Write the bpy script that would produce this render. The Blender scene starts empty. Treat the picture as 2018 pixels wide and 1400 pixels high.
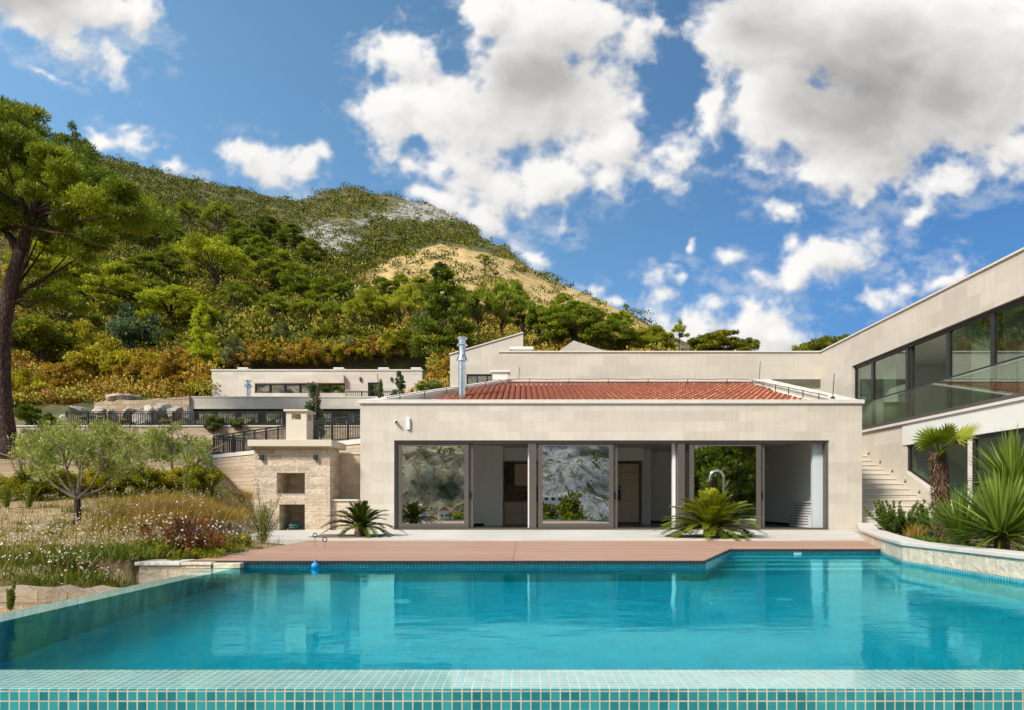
import bpy, math, random
import numpy as np
from mathutils import Vector, Matrix
R = math.radians
sc = bpy.context.scene
col = sc.collection
rng = np.random.default_rng(7)
random.seed(7)
F, CX, CY, CH = 1300.0, 1032.0, 989.0, 0.95      # focal length in photo pixels, vanishing point, eye height over the water

def at(px, py, D):
    return Vector(((px - CX) / F * D, D, CH + (CY - py) / F * D))

# ------------------------------------------------------------------ objects
def tag(o, label=None, cat=None, group=None, kind=None):
    if label: o['label'] = label
    if cat: o['category'] = cat
    if group: o['group'] = group
    if kind: o['kind'] = kind
    return o

def thing(name, label, cat, loc=(0, 0, 0), group=None):
    o = bpy.data.objects.new(name, None)
    col.objects.link(o)
    o.location = loc
    o.empty_display_size = 0.2
    return tag(o, label, cat, group)

def root_loc(p):
    v = Vector((0, 0, 0))
    while p is not None:
        v += p.location
        p = p.parent
    return v

def link_mesh(name, me, parent=None, label=None):
    o = bpy.data.objects.new(name, me)
    col.objects.link(o)
    if parent is not None:
        o.parent = parent
    if label: o['label'] = label
    return o

class MB:
    """collects shapes in world coordinates; obj() links them as ONE mesh"""
    def __init__(s): s.v = []; s.f = []
    def add(s, vs, fs):
        n = len(s.v)
        s.v += [tuple(v) for v in vs]
        s.f += [tuple(i + n for i in f) for f in fs]
        return s
    def box(s, x0, x1, y0, y1, z0, z1):
        x0, x1 = min(x0, x1), max(x0, x1); y0, y1 = min(y0, y1), max(y0, y1); z0, z1 = min(z0, z1), max(z0, z1)
        return s.add([(x0, y0, z0), (x1, y0, z0), (x1, y1, z0), (x0, y1, z0), (x0, y0, z1), (x1, y0, z1), (x1, y1, z1), (x0, y1, z1)],
                     [(0, 3, 2, 1), (4, 5, 6, 7), (0, 1, 5, 4), (1, 2, 6, 5), (2, 3, 7, 6), (3, 0, 4, 7)])
    def prism(s, poly, z0, z1):                       # polygon in XY, counter-clockwise, extruded in z (z1 may be a list)
        a = sum(poly[i][0] * poly[(i + 1) % len(poly)][1] - poly[(i + 1) % len(poly)][0] * poly[i][1] for i in range(len(poly)))
        if a < 0: poly = poly[::-1]; z1 = z1[::-1] if isinstance(z1, list) else z1
        n = len(poly)
        zt = z1 if isinstance(z1, list) else [z1] * n
        vs = [(p[0], p[1], z0) for p in poly] + [(p[0], p[1], zt[i]) for i, p in enumerate(poly)]
        fs = [tuple(range(n - 1, -1, -1)), tuple(range(n, 2 * n))] + [(i, (i + 1) % n, n + (i + 1) % n, n + i) for i in range(n)]
        return s.add(vs, fs)
    def plate(s, poly, x0, x1):                       # polygon in YZ extruded along X
        n = len(poly)
        a = sum(poly[i][0] * poly[(i + 1) % n][1] - poly[(i + 1) % n][0] * poly[i][1] for i in range(n))
        if a < 0: poly = poly[::-1]
        vs = [(x0, p[0], p[1]) for p in poly] + [(x1, p[0], p[1]) for p in poly]
        fs = [tuple(range(n - 1, -1, -1)), tuple(range(n, 2 * n))] + [(i, (i + 1) % n, n + (i + 1) % n, n + i) for i in range(n)]
        return s.add(vs, fs)
    def slab(s, poly, y0, y1):                        # polygon in XZ extruded along Y
        n = len(poly)
        a = sum(poly[i][0] * poly[(i + 1) % n][1] - poly[(i + 1) % n][0] * poly[i][1] for i in range(n))
        if a < 0: poly = poly[::-1]
        vs = [(p[0], y0, p[1]) for p in poly] + [(p[0], y1, p[1]) for p in poly]
        fs = [tuple(range(n)), tuple(range(2 * n - 1, n - 1, -1))] + [(i, n + i, n + (i + 1) % n, (i + 1) % n) for i in range(n)]
        return s.add(vs, fs)
    def bar(s, p0, p1, w, h, up=(0, 0, 1)):           # rectangular bar from p0 to p1
        p0, p1 = Vector(p0), Vector(p1)
        d = (p1 - p0).normalized()
        sd = d.cross(Vector(up))
        if sd.length < 1e-4: sd = d.cross(Vector((1, 0, 0)))
        sd.normalize(); u = sd.cross(d)
        o = [(-1, -1), (1, -1), (1, 1), (-1, 1)]
        vs = [p + sd * (a * w / 2) + u * (b * h / 2) for p in (p0, p1) for a, b in o]
        return s.add(vs, [(0, 1, 2, 3), (7, 6, 5, 4), (0, 4, 5, 1), (1, 5, 6, 2), (2, 6, 7, 3), (3, 7, 4, 0)])
    def tube(s, pts, rad, n=8, cap=True):
        pts = [Vector(p) for p in pts]
        rad = rad if isinstance(rad, (list, tuple)) else [rad] * len(pts)
        base = len(s.v)
        prev = None
        for i, p in enumerate(pts):
            d = (pts[min(i + 1, len(pts) - 1)] - pts[max(i - 1, 0)])
            d = d.normalized() if d.length > 1e-9 else Vector((0, 0, 1))
            if prev is None:
                a = d.cross(Vector((0, 1, 0)) if abs(d.y) < .9 else Vector((1, 0, 0))).normalized()
            else:
                a = (prev - d * prev.dot(d))
                a = a.normalized() if a.length > 1e-6 else d.orthogonal().normalized()
            prev = a
            b = d.cross(a)
            for k in range(n):
                t = 2 * math.pi * k / n
                s.v.append(tuple(p + (a * math.cos(t) + b * math.sin(t)) * rad[i]))
        for i in range(len(pts) - 1):
            for k in range(n):
                k2 = (k + 1) % n
                s.f.append((base + i * n + k, base + i * n + k2, base + (i + 1) * n + k2, base + (i + 1) * n + k))
        if cap:
            s.f.append(tuple(base + k for k in range(n - 1, -1, -1)))
            s.f.append(tuple(base + (len(pts) - 1) * n + k for k in range(n)))
        return s
    def lathe(s, prof, c, n=20):                      # prof: (r, z) pairs, centre c
        base = len(s.v)
        for r, z in prof:
            for k in range(n):
                t = 2 * math.pi * k / n
                s.v.append((c[0] + r * math.cos(t), c[1] + r * math.sin(t), c[2] + z))
        for i in range(len(prof) - 1):
            for k in range(n):
                k2 = (k + 1) % n
                s.f.append((base + i * n + k, base + i * n + k2, base + (i + 1) * n + k2, base + (i + 1) * n + k))
        s.f.append(tuple(base + (len(prof) - 1) * n + k for k in range(n)))
        return s
    def obj(s, name, mat, parent=None, smooth=False, bevel=0, label=None):
        off = root_loc(parent)
        me = bpy.data.meshes.new(name)
        me.from_pydata([(v[0] - off.x, v[1] - off.y, v[2] - off.z) for v in s.v], [], s.f)
        me.materials.append(mat)
        if smooth:
            me.polygons.foreach_set('use_smooth', [True] * len(me.polygons))
        me.update()
        o = link_mesh(name, me, parent, label)
        if smooth == 'auto':
            try:
                me.set_sharp_from_angle(angle=R(40))
            except Exception:
                pass
        if bevel:
            b = o.modifiers.new('bevel', 'BEVEL'); b.width = bevel; b.segments = 2; b.limit_method = 'ANGLE'
        return o

def copy_tree(o, parent=None):
    c = o.copy(); col.objects.link(c)
    if parent is not None: c.parent = parent
    for ch in list(o.children):
        copy_tree(ch, c)
    return c

# ------------------------------------------------------------------ numpy leaf meshes
def unit(v):
    return v / np.maximum(np.linalg.norm(v, axis=1, keepdims=True), 1e-9)

def leaf_arrays(P, size, aspect=.45, dirs=None, jitter=1.0, r=rng):
    """pointed leaf quads at points P; returns verts (4n,3)"""
    n = len(P)
    d = r.normal(size=(n, 3)) * jitter
    if dirs is not None: d = d + dirs
    d = unit(d)
    s = unit(np.cross(d, r.normal(size=(n, 3))))
    size = np.broadcast_to(np.asarray(size, float), (n,))[:, None] * r.uniform(.7, 1.3, (n, 1))
    a = P - d * size * .5
    t = P + d * size * .5
    m = P + d * size * .05
    w = s * size * aspect * .5
    return np.stack([a, m + w, t, m - w], 1).reshape(-1, 3)

def quad_mesh(name, V, var, mat, k=4):
    V = np.asarray(V, np.float32)
    n = len(V) // k
    me = bpy.data.meshes.new(name)
    me.vertices.add(len(V)); me.vertices.foreach_set('co', V.ravel())
    me.loops.add(n * k); me.loops.foreach_set('vertex_index', np.arange(n * k, dtype=np.int32))
    me.polygons.add(n)
    me.polygons.foreach_set('loop_start', np.arange(0, n * k, k, dtype=np.int32))
    me.polygons.foreach_set('loop_total', np.full(n, k, dtype=np.int32))
    a = me.attributes.new('var', 'FLOAT', 'FACE')
    a.data.foreach_set('value', np.asarray(var, np.float32))
    me.materials.append(mat)
    me.update(calc_edges=True)
    return me

# ------------------------------------------------------------------ materials
def nmat(name):
    m = bpy.data.materials.new(name); m.use_nodes = True
    nt = m.node_tree
    return m, nt, nt.nodes, nt.links, nt.nodes['Principled BSDF']

def N(nt, typ, **kw):
    n = nt.nodes.new(typ)
    for k, v in kw.items(): setattr(n, k, v)
    return n

def math_(nt, op, a, b=None, clamp=False):
    n = nt.nodes.new('ShaderNodeMath'); n.operation = op; n.use_clamp = clamp
    for i, x in enumerate((a, b)):
        if x is None: continue
        if isinstance(x, (int, float)): n.inputs[i].default_value = x
        else: nt.links.new(x, n.inputs[i])
    return n.outputs[0]

def ramp(nt, fac, stops, interp='LINEAR'):
    n = nt.nodes.new('ShaderNodeValToRGB'); e = n.color_ramp.elements
    n.color_ramp.interpolation = interp
    while len(e) < len(stops): e.new(.5)
    for i, (p, c) in enumerate(stops):
        e[i].position = p; e[i].color = (*c, 1) if len(c) == 3 else c
    nt.links.new(fac, n.inputs[0])
    return n.outputs[0]

def noise(nt, vec, scale, detail=4, rough=.55, dist=0):
    n = nt.nodes.new('ShaderNodeTexNoise')
    n.inputs['Scale'].default_value = scale; n.inputs['Detail'].default_value = detail
    n.inputs['Roughness'].default_value = rough; n.inputs['Distortion'].default_value = dist
    if vec is not None: nt.links.new(vec, n.inputs['Vector'])
    return n.outputs['Fac']

def mixc(nt, fac, a, b, mode='MIX'):
    n = nt.nodes.new('ShaderNodeMix'); n.data_type = 'RGBA'; n.blend_type = mode
    for sock, x in ((n.inputs[0], fac), (n.inputs[6], a), (n.inputs[7], b)):
        if isinstance(x, (int, float)): sock.default_value = x
        elif isinstance(x, (tuple, list)): sock.default_value = (*x[:3], 1)
        else: nt.links.new(x, sock)
    return n.outputs[2]

def bump(nt, h, strength, dist, bsdf):
    n = nt.nodes.new('ShaderNodeBump'); n.inputs['Strength'].default_value = strength; n.inputs['Distance'].default_value = dist
    nt.links.new(h, n.inputs['Height']); nt.links.new(n.outputs[0], bsdf.inputs['Normal'])
    return n.outputs[0]

def pos(nt):
    return nt.nodes.new('ShaderNodeNewGeometry').outputs['Position']

def wallvec(nt):
    """(x+y, z, 0) of the world position: runs along frontal, side and slanted walls alike"""
    s = N(nt, 'ShaderNodeSeparateXYZ'); nt.links.new(pos(nt), s.inputs[0])
    c = N(nt, 'ShaderNodeCombineXYZ')
    nt.links.new(math_(nt, 'ADD', s.outputs[0], s.outputs[1]), c.inputs[0]); nt.links.new(s.outputs[2], c.inputs[1])
    return c.outputs[0]

def simple(name, color, rough=.6, metal=0, var=.0, scale=6, bmp=0):
    m, nt, nd, lk, b = nmat(name)
    b.inputs['Roughness'].default_value = rough; b.inputs['Metallic'].default_value = metal
    p = pos(nt)
    f = noise(nt, p, scale, 5)
    c = ramp(nt, f, [(.3, tuple(x * (1 - var) for x in color)), (.7, tuple(min(1, x * (1 + var)) for x in color))])
    lk.new(c, b.inputs['Base Color'])
    if bmp: bump(nt, noise(nt, p, scale * 6, 5), bmp, .01, b)
    return m

def brick(nt, vec, w, h, mortar, c1, c2, cm, offset=.5, bias=0, smooth=.1):
    n = N(nt, 'ShaderNodeTexBrick', offset=offset)
    n.inputs['Scale'].default_value = 1; n.inputs['Brick Width'].default_value = w; n.inputs['Row Height'].default_value = h
    n.inputs['Mortar Size'].default_value = mortar; n.inputs['Mortar Smooth'].default_value = smooth; n.inputs['Bias'].default_value = bias
    n.inputs['Color1'].default_value = (*c1, 1); n.inputs['Color2'].default_value = (*c2, 1); n.inputs['Mortar'].default_value = (*cm, 1)
    nt.links.new(vec, n.inputs['Vector'])
    return n

def cladding(name, c1, c2, cm, w=.8, h=.3, rough=.6, stain=.10):
    m, nt, nd, lk, b = nmat(name)
    v = wallvec(nt)
    br = brick(nt, v, w, h, .0022, c1, c2, cm)
    p = pos(nt)
    f = noise(nt, p, 1.3, 7, .65, .4)
    c = mixc(nt, 1.0, br.outputs['Color'], ramp(nt, f, [(.3, (1 - stain,) * 3), (.7, (1 + 0 * stain, 1, 1 - .02))]), 'MULTIPLY')
    # faint rain streaks running down
    mp = N(nt, 'ShaderNodeMapping'); mp.inputs['Scale'].default_value = (5, 5, .35); lk.new(p, mp.inputs[0])
    g = noise(nt, mp.outputs[0], 1.6, 6, .7)
    c = mixc(nt, 1.0, c, ramp(nt, g, [(.35, (.925, .92, .905)), (.6, (1, 1, 1))]), 'MULTIPLY')
    lk.new(c, b.inputs['Base Color']); b.inputs['Roughness'].default_value = rough
    h_ = math_(nt, 'ADD', math_(nt, 'MULTIPLY', br.outputs['Fac'], -1.0), math_(nt, 'MULTIPLY', noise(nt, p, 40, 4), .25))
    bump(nt, h_, .35, .004, b)
    return m

def masonry(name, c1, c2, cm, w=.42, h=.17, mortar=.008, strength=.9, dist=.03, fine=9):
    m, nt, nd, lk, b = nmat(name)
    v = wallvec(nt)
    nz = N(nt, 'ShaderNodeTexNoise'); nz.inputs['Scale'].default_value = 3; lk.new(v, nz.inputs[0])
    va = N(nt, 'ShaderNodeVectorMath', operation='MULTIPLY_ADD'); va.inputs[1].default_value = (.012, .012, 0)
    lk.new(nz.outputs['Color'], va.inputs[0]); lk.new(v, va.inputs[2])
    br = brick(nt, va.outputs[0], w, h, mortar, c1, c2, cm, smooth=.3)
    p = pos(nt)
    f = noise(nt, p, fine, 8, .68)
    c = mixc(nt, 1.0, br.outputs['Color'], ramp(nt, f, [(.3, (.78, .75, .70)), (.62, (1.06, 1.04, 1.02))]), 'MULTIPLY')
    lk.new(c, b.inputs['Base Color']); b.inputs['Roughness'].default_value = .85
    hh = math_(nt, 'SUBTRACT', math_(nt, 'MULTIPLY', f, 1.0), math_(nt, 'MULTIPLY', br.outputs['Fac'], .8))
    bump(nt, hh, strength, dist, b)
    return m

def mosaic(name, tile_a, tile_b, grout, size=.05, rough=.12, line=.13, coat=.3):
    m, nt, nd, lk, b = nmat(name)
    g = nt.nodes.new('ShaderNodeNewGeometry')
    sp = N(nt, 'ShaderNodeSeparateXYZ'); lk.new(g.outputs['Position'], sp.inputs[0])
    sn = N(nt, 'ShaderNodeSeparateXYZ'); lk.new(g.outputs['True Normal'], sn.inputs[0])
    mask = None; cells = []
    for i in range(3):
        q = math_(nt, 'DIVIDE', math_(nt, 'ADD', sp.outputs[i], 100.0137), size)
        fr = math_(nt, 'FRACT', q)
        e = math_(nt, 'ABSOLUTE', math_(nt, 'SUBTRACT', fr, .5))
        ln = math_(nt, 'MULTIPLY', math_(nt, 'GREATER_THAN', e, .5 - line / 2), math_(nt, 'LESS_THAN', math_(nt, 'ABSOLUTE', sn.outputs[i]), .75))
        mask = ln if mask is None else math_(nt, 'MAXIMUM', mask, ln)
        cells.append(math_(nt, 'FLOOR', q))
    cb = N(nt, 'ShaderNodeCombineXYZ')
    for i in range(3): lk.new(cells[i], cb.inputs[i])
    wn = N(nt, 'ShaderNodeTexWhiteNoise'); lk.new(cb.outputs[0], wn.inputs['Vector'])
    t = mixc(nt, wn.outputs['Value'], tile_a, tile_b)
    lime = noise(nt, g.outputs['Position'], 3.1, 7, .68)
    t = mixc(nt, 1, t, ramp(nt, lime, [(.32, (.80, .82, .82)), (.5, (1, 1, 1)), (.72, (1.12, 1.14, 1.12))]), 'MULTIPLY')
    c = mixc(nt, mask, t, mixc(nt, 1, grout, ramp(nt, noise(nt, g.outputs['Position'], 9, 6, .7), [(.3, (.62, .62, .60)), (.65, (1.05, 1.04, 1.0))]), 'MULTIPLY'))
    lk.new(c, b.inputs['Base Color'])
    lk.new(math_(nt, 'ADD', math_(nt, 'MULTIPLY', mask, .4), rough), b.inputs['Roughness'])
    b.inputs['Coat Weight'].default_value = coat; b.inputs['Coat Roughness'].default_value = .08
    bump(nt, math_(nt, 'MULTIPLY', mask, -1.0), .4, .002, b)
    return m

def leafmat(name, cols, trans=.35, rough=.55, spread=.25):
    """cols: dark, mid, light; picked per leaf/clump by the face attribute 'var', shifted a little per plant"""
    m, nt, nd, lk, b = nmat(name)
    at_ = N(nt, 'ShaderNodeAttribute', attribute_name='var')
    oi = N(nt, 'ShaderNodeObjectInfo')
    f = math_(nt, 'ADD', at_.outputs['Fac'], math_(nt, 'MULTIPLY', math_(nt, 'SUBTRACT', oi.outputs['Random'], .5), spread), True)
    k = len(cols)
    c = ramp(nt, f, [(i / (k - 1), cc) for i, cc in enumerate(cols)])
    lk.new(c, b.inputs['Base Color']); b.inputs['Roughness'].default_value = rough
    b.inputs['Specular IOR Level'].default_value = .25
    tr = N(nt, 'ShaderNodeBsdfTranslucent'); lk.new(mixc(nt, 1, c, (1.15, 1.2, .7), 'MULTIPLY'), tr.inputs[0])
    mx = N(nt, 'ShaderNodeMixShader'); mx.inputs[0].default_value = trans
    lk.new(b.outputs[0], mx.inputs[1]); lk.new(tr.outputs[0], mx.inputs[2])
    lk.new(mx.outputs[0], nd['Material Output'].inputs[0])
    return m

def glass(name, refl=.3, tint=(.75, .82, .78), rough=0.0, grow=.6):
    """thin pane: part passes straight through, part mirrors; reflects more at grazing angles"""
    m, nt, nd, lk, b = nmat(name)
    nd.remove(b)
    t = N(nt, 'ShaderNodeBsdfTransparent'); t.inputs[0].default_value = (*tint, 1)
    g = N(nt, 'ShaderNodeBsdfGlossy'); g.inputs['Roughness'].default_value = rough; g.inputs[0].default_value = (.92, .95, .93, 1)
    lw = N(nt, 'ShaderNodeLayerWeight'); lw.inputs[0].default_value = .3
    f = math_(nt, 'ADD', math_(nt, 'MULTIPLY', lw.outputs['Fresnel'], grow), refl, True)
    mx = N(nt, 'ShaderNodeMixShader'); lk.new(f, mx.inputs[0]); lk.new(t.outputs[0], mx.inputs[1]); lk.new(g.outputs[0], mx.inputs[2])
    lk.new(mx.outputs[0], nd['Material Output'].inputs[0])
    return m

M = {}
M['lime'] = cladding('limestone_cladding', (.635, .575, .495), (.545, .49, .415), (.49, .435, .37))
M['limew'] = cladding('limestone_slabs', (.625, .56, .48), (.53, .475, .40), (.44, .39, .33), w=1.1, h=.42)
M['coping'] = simple('pale_coping_stone', (.63, .585, .515), .55, var=.06, scale=3, bmp=.1)
M['render'] = simple('white_render', (.66, .65, .60), .7, var=.03, scale=2, bmp=.05)
M['cream'] = simple('cream_render', (.60, .53, .41), .8, var=.05, scale=2, bmp=.1)
M['bbq'] = masonry('split_face_limestone', (.72, .60, .46), (.50, .385, .27), (.76, .68, .56), w=.40, h=.165, mortar=.014, strength=1.0, dist=.06)
M['rwall'] = masonry('rough_retaining_stone', (.62, .49, .36), (.44, .33, .22), (.50, .40, .30), w=.55, h=.2, mortar=.014, dist=.07)
M['planter'] = masonry('rock_faced_blocks', (.76, .68, .54), (.66, .57, .43), (.58, .50, .38), w=.62, h=.60, mortar=.006, strength=1.0, dist=.07, fine=5)
M['rubble'] = masonry('rubble_stone', (.50, .40, .29), (.34, .26, .18), (.36, .28, .19), w=.33, h=.2, mortar=.02, dist=.06, fine=6)
M['alu'] = simple('bronze_grey_aluminium', (.115, .10, .088), .4, .3, var=.05)
M['dark'] = simple('anthracite_frame', (.035, .035, .036), .4, .2, var=.1)
M['black'] = simple('black_steel', (.012, .013, .014), .45, .3, var=.1)
M['steel'] = simple('polished_stainless_steel', (.66, .65, .63), .16, 1, var=.1)
M['white'] = simple('white_plastic', (.80, .80, .78), .35, var=.02)
M['pane'] = glass('reflective_door_glass', .66, (.5, .56, .52))
M['paneside'] = glass('villa_window_glass', .10, (.72, .80, .76), grow=.45)
M['balglass'] = glass('balustrade_glass', .06, (.86, .93, .89), grow=.35)
M['panefar'] = glass('far_window_glass', .6, (.6, .66, .62))
M['plaster'] = simple('interior_plaster', (.86, .87, .81), .8, var=.02)
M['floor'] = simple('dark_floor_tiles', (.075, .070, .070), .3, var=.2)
M['cab'] = simple('beige_cabinet_fronts', (.58, .46, .31), .4, var=.04)
M['walnut'] = simple('walnut_wood', (.16, .075, .035), .4, var=.3, scale=9)
M['soil'] = simple('red_brown_soil', (.20, .12, .075), .95, var=.35, scale=14, bmp=.6)
m, nt, nd, lk, b = nmat('pine_bark')
mp = N(nt, 'ShaderNodeMapping'); mp.inputs['Scale'].default_value = (7, 7, 2.2); lk.new(pos(nt), mp.inputs[0])
vo = N(nt, 'ShaderNodeTexVoronoi', feature='DISTANCE_TO_EDGE'); vo.inputs['Scale'].default_value = 1.3; lk.new(mp.outputs[0], vo.inputs[0])
c = ramp(nt, vo.outputs['Distance'], [(.0, (.018, .010, .008)), (.14, (.075, .040, .030)), (.5, (.13, .075, .055))])
c = mixc(nt, 1, c, ramp(nt, noise(nt, mp.outputs[0], 3, 7, .7), [(.3, (.6, .6, .6)), (.7, (1.25, 1.2, 1.15))]), 'MULTIPLY')
lk.new(c, b.inputs['Base Color']); b.inputs['Roughness'].default_value = .95
bump(nt, math_(nt, 'ADD', vo.outputs['Distance'], math_(nt, 'MULTIPLY', noise(nt, mp.outputs[0], 5, 5), .3)), 1, .08, b)
M['bark'] = m
M['olivebark'] = simple('olive_bark', (.26, .22, .17), .95, var=.4, scale=12, bmp=.8)
m, nt, nd, lk, b = nmat('grey_limestone_rock')
c = ramp(nt, noise(nt, pos(nt), 1.1, 8, .7, .6), [(.30, (.12, .07, .04)), (.40, (.36, .29, .21)), (.52, (.50, .46, .40)), (.72, (.60, .57, .52))])
lk.new(c, b.inputs['Base Color']); b.inputs['Roughness'].default_value = .9
bump(nt, noise(nt, pos(nt), 3, 8, .7), 1, .2, b)
M['rock'] = m
EXPO, SUN_E, SUN_A, SKY_S, CLOUD_L = 1.38, 2.0, 11.0, 0.076, 0.35; SKY_T = (.66, .87, .90)
# ------------------------------------------------------------------ camera, sky, sun
cam = bpy.data.cameras.new('camera'); co = bpy.data.objects.new('camera', cam); col.objects.link(co)
co.location = (0, 0, CH); co.rotation_euler = (R(90), 0, 0)
cam.sensor_width = 36; cam.lens = F / 2018 * 36
cam.shift_x = -(CX - 1009) / 2018; cam.shift_y = (CY - 700) / 2018
cam.clip_start = .05; cam.clip_end = 6000
sc.camera = co
sc.view_settings.view_transform = 'Standard'; sc.view_settings.look = 'None'
sc.view_settings.exposure = EXPO; sc.view_settings.gamma = 1
sc.cycles.use_denoising = True
sc.cycles.max_bounces = 10; sc.cycles.transparent_max_bounces = 24; sc.cycles.transmission_bounces = 8; sc.cycles.glossy_bounces = 5; sc.cycles.diffuse_bounces = 4
sc.cycles.caustics_refractive = True; sc.cycles.caustics_reflective = False
sc.cycles.sample_clamp_indirect = 6

SUN = Vector((-.62, -.62, .78)).normalized()
sl = bpy.data.lights.new('sun', 'SUN'); so = bpy.data.objects.new('sun', sl); col.objects.link(so)
sl.energy = SUN_E; sl.angle = R(SUN_A); sl.color = (1, .93, .82)
so.rotation_euler = (-SUN).to_track_quat('-Z', 'Y').to_euler(); so.location = (-20, -20, 30)

w = bpy.data.worlds.new('World'); sc.world = w; w.use_nodes = True
w.cycles.sampling_method = 'MANUAL'; w.cycles.sample_map_resolution = 256
nt = w.node_tree; lk = nt.links; bg = nt.nodes['Background']
sky = N(nt, 'ShaderNodeTexSky', sky_type='NISHITA'); sky.sun_disc = False
sky.sun_elevation = math.asin(SUN.z); sky.sun_rotation = math.atan2(SUN.x, SUN.y)
sky.air_density = 1.0; sky.dust_density = .6; sky.ozone_density = 2.2; sky.altitude = 100
tc = N(nt, 'ShaderNodeTexCoord')
sx = N(nt, 'ShaderNodeSeparateXYZ'); lk.new(tc.outputs['Generated'], sx.inputs[0])
CLOUDS = [  # heading, rise, half width, half height (photo pixels), turn in degrees
 (40, -10, 200, 95, -12), (175, 20, 130, 80, -25), (215, 115, 38, 50, 20), (150, 75, 90, 55, -15), (270, 40, 35, 50, 10),
 (95, 140, 48, 9, -25),
 (275, 298, 95, 42, -25), (185, 275, 22, 34, 20), (345, 335, 60, 26, -25), (240, 247, 17, 13, 0),
 (485, 305, 38, 32, -20), (540, 350, 58, 34, -35), (605, 322, 40, 28, 30), (632, 305, 14, 20, 20), (465, 285, 8, 16, 0), 
 (820, 115, 92, 62, -15), (790, 220, 75, 75, 0), (915, 235, 150, 95, -20), (1040, 180, 170, 150, 0), (960, 30, 75, 75, 0), (1120, 40, 190, 90, 0), (880, 330, 80, 45, -10),
 (1060, 350, 140, 85, -10), (1340, 300, 95, 60, 10), (1210, 260, 70, 80, 0), (930, 320, 110, 70, -20), (1150, 200, 110, 110, 0), (1150, 280, 85, 65, 0), (1192, 338, 32, 30, 30), (1205, 160, 60, 100, 20), (850, 385, 60, 20, -15), (1250, 60, 60, 70, 0), (1265,190,20,30,0),
 (950, 430, 60, 22, -38), (1050, 495, 62, 18, -32), (1165, 560, 40, 22, -20), (1215, 590, 25, 14, 0), (1095, 445, 40, 27, 0),
 (1262, 40, 55, 70, 0), (1405, 200, 55, 110, -10), (1300, 285, 60, 40, 20), (1490, 60, 150, 110, 0), (1760, 60, 420, 140, 0), (1560, 210, 190, 125, -20), (1700, 250, 210, 150, 0), (1900, 180, 250, 140, 0), (1365, 275, 95, 40, -15), (1310, 345, 40, 26, 0), (1335, 300, 70, 50, 0),
 (1900, 340, 150, 60, 15), (1990, 280, 90, 60, 0), (1650, 360, 150, 80, -25), (1545, 425, 60, 24, -20), (1690, 420, 85, 38, 0), (1800, 430, 75, 22, 28), (1960, 310, 65, 36, 30), (1880, 330, 120, 40, 15), (1500, 330, 80, 50, -25),
 (1640, 508, 98, 38, 22), (1572, 545, 45, 28, 40), (1560, 490, 22, 22, 0),
 (1305, 540, 52, 24, 15), (1345, 548, 26, 14, 0), (1445, 512, 30, 20, 20), (1480, 545, 30, 12, 0), (1365, 488, 12, 18, 0),
 (1385, 640, 118, 60, 0), (1410, 595, 42, 32, 0), (1455, 650, 62, 50, 0), (1310, 615, 45, 28, 0), (1525, 675, 42, 20, 0), (1360, 690, 170, 40, 0),
 (1775, 580, 78, 34, 16), (1725, 605, 42, 30, 0), (1850, 565, 40, 14, 20)]

# clouds over the house: density and shade worked out as a map of heading and rise
def _h(a, b, s):
    n = (a * 374761393 + b * 668265263 + s * 982451653) & 0x7fffffff
    n = ((n ^ (n >> 13)) * 1274126177) & 0x7fffffff
    return ((n ^ (n >> 16)) & 0xffff) / 65535.
def vnoise(x, y, s=0):
    xi, yi = np.floor(x).astype(np.int64), np.floor(y).astype(np.int64)
    xf, yf = x - xi, y - yi
    u, v = xf ** 3 * (xf * (xf * 6 - 15) + 10), yf ** 3 * (yf * (yf * 6 - 15) + 10)
    return (_h(xi, yi, s) * (1 - u) + _h(xi + 1, yi, s) * u) * (1 - v) + (_h(xi, yi + 1, s) * (1 - u) + _h(xi + 1, yi + 1, s) * u) * v
def fbm(x, y, s=0, o=4, rough=.5):
    t = 0; a = .5
    for i in range(o):
        t = t + a * (vnoise(x, y, s + i) - .5); x, y = x * 1.62 + y * 1.21 + 3.1, y * 1.62 - x * 1.21 + 7.7; a *= rough
    return t
CSTEP = 2.0
cgx, cgy = np.meshgrid(np.arange(-520, 2580, CSTEP), np.arange(-420, 1000, CSTEP))
wx = cgx + 60 * fbm(cgx / 170, cgy / 170, 71, 5); wy = cgy + 60 * fbm(cgx / 170, cgy / 170, 91, 5)
dm = np.full(cgx.shape, -9.0)
for (cx, cy, rx, ry, rot) in CLOUDS:
    c_, s_ = math.cos(R(rot)), math.sin(R(rot)); dx, dy = wx - cx, -(wy - cy)
    l = np.sqrt(((dx * c_ + dy * s_) / rx) ** 2 + ((-dx * s_ + dy * c_) / ry) ** 2)
    q = (1 - l) * min(2.6, max(.80, min(rx, ry) / 52)) + (.07 if min(rx, ry) < 60 else 0) + (.45 if cy > 570 and 1250 < cx < 1560 else 0) + (.3 if cx > 1540 and 480 < cy < 620 else 0)
    h_ = np.clip(.5 + .5 * (q - dm) / .35, 0, 1); dm = dm * (1 - h_) + q * h_ + .35 * h_ * (1 - h_)
for (cx, cy, rx, ry, rot, k_) in [(1330, 165, 40, 85, -20, 1.3), (908, 128, 26, 18, -30, 1.2), (1350, 8, 34, 22, 0, 1.2)]:
    c_, s_ = math.cos(R(rot)), math.sin(R(rot)); dx, dy = wx - cx, -(wy - cy)
    l2 = ((dx * c_ + dy * s_) / rx) ** 2 + ((-dx * s_ + dy * c_) / ry) ** 2
    dm = np.minimum(dm, 2.0) * 1.0 - k_ * 1.3 * np.exp(-l2)
n_a = fbm(cgx / 95, cgy / 80, 5, 8, .56)
bil = -np.abs(fbm(wx / 60, wy / 55, 31, 5, .52)) * 2 + .25
dens = dm + n_a * 2.35 + bil * .8
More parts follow.
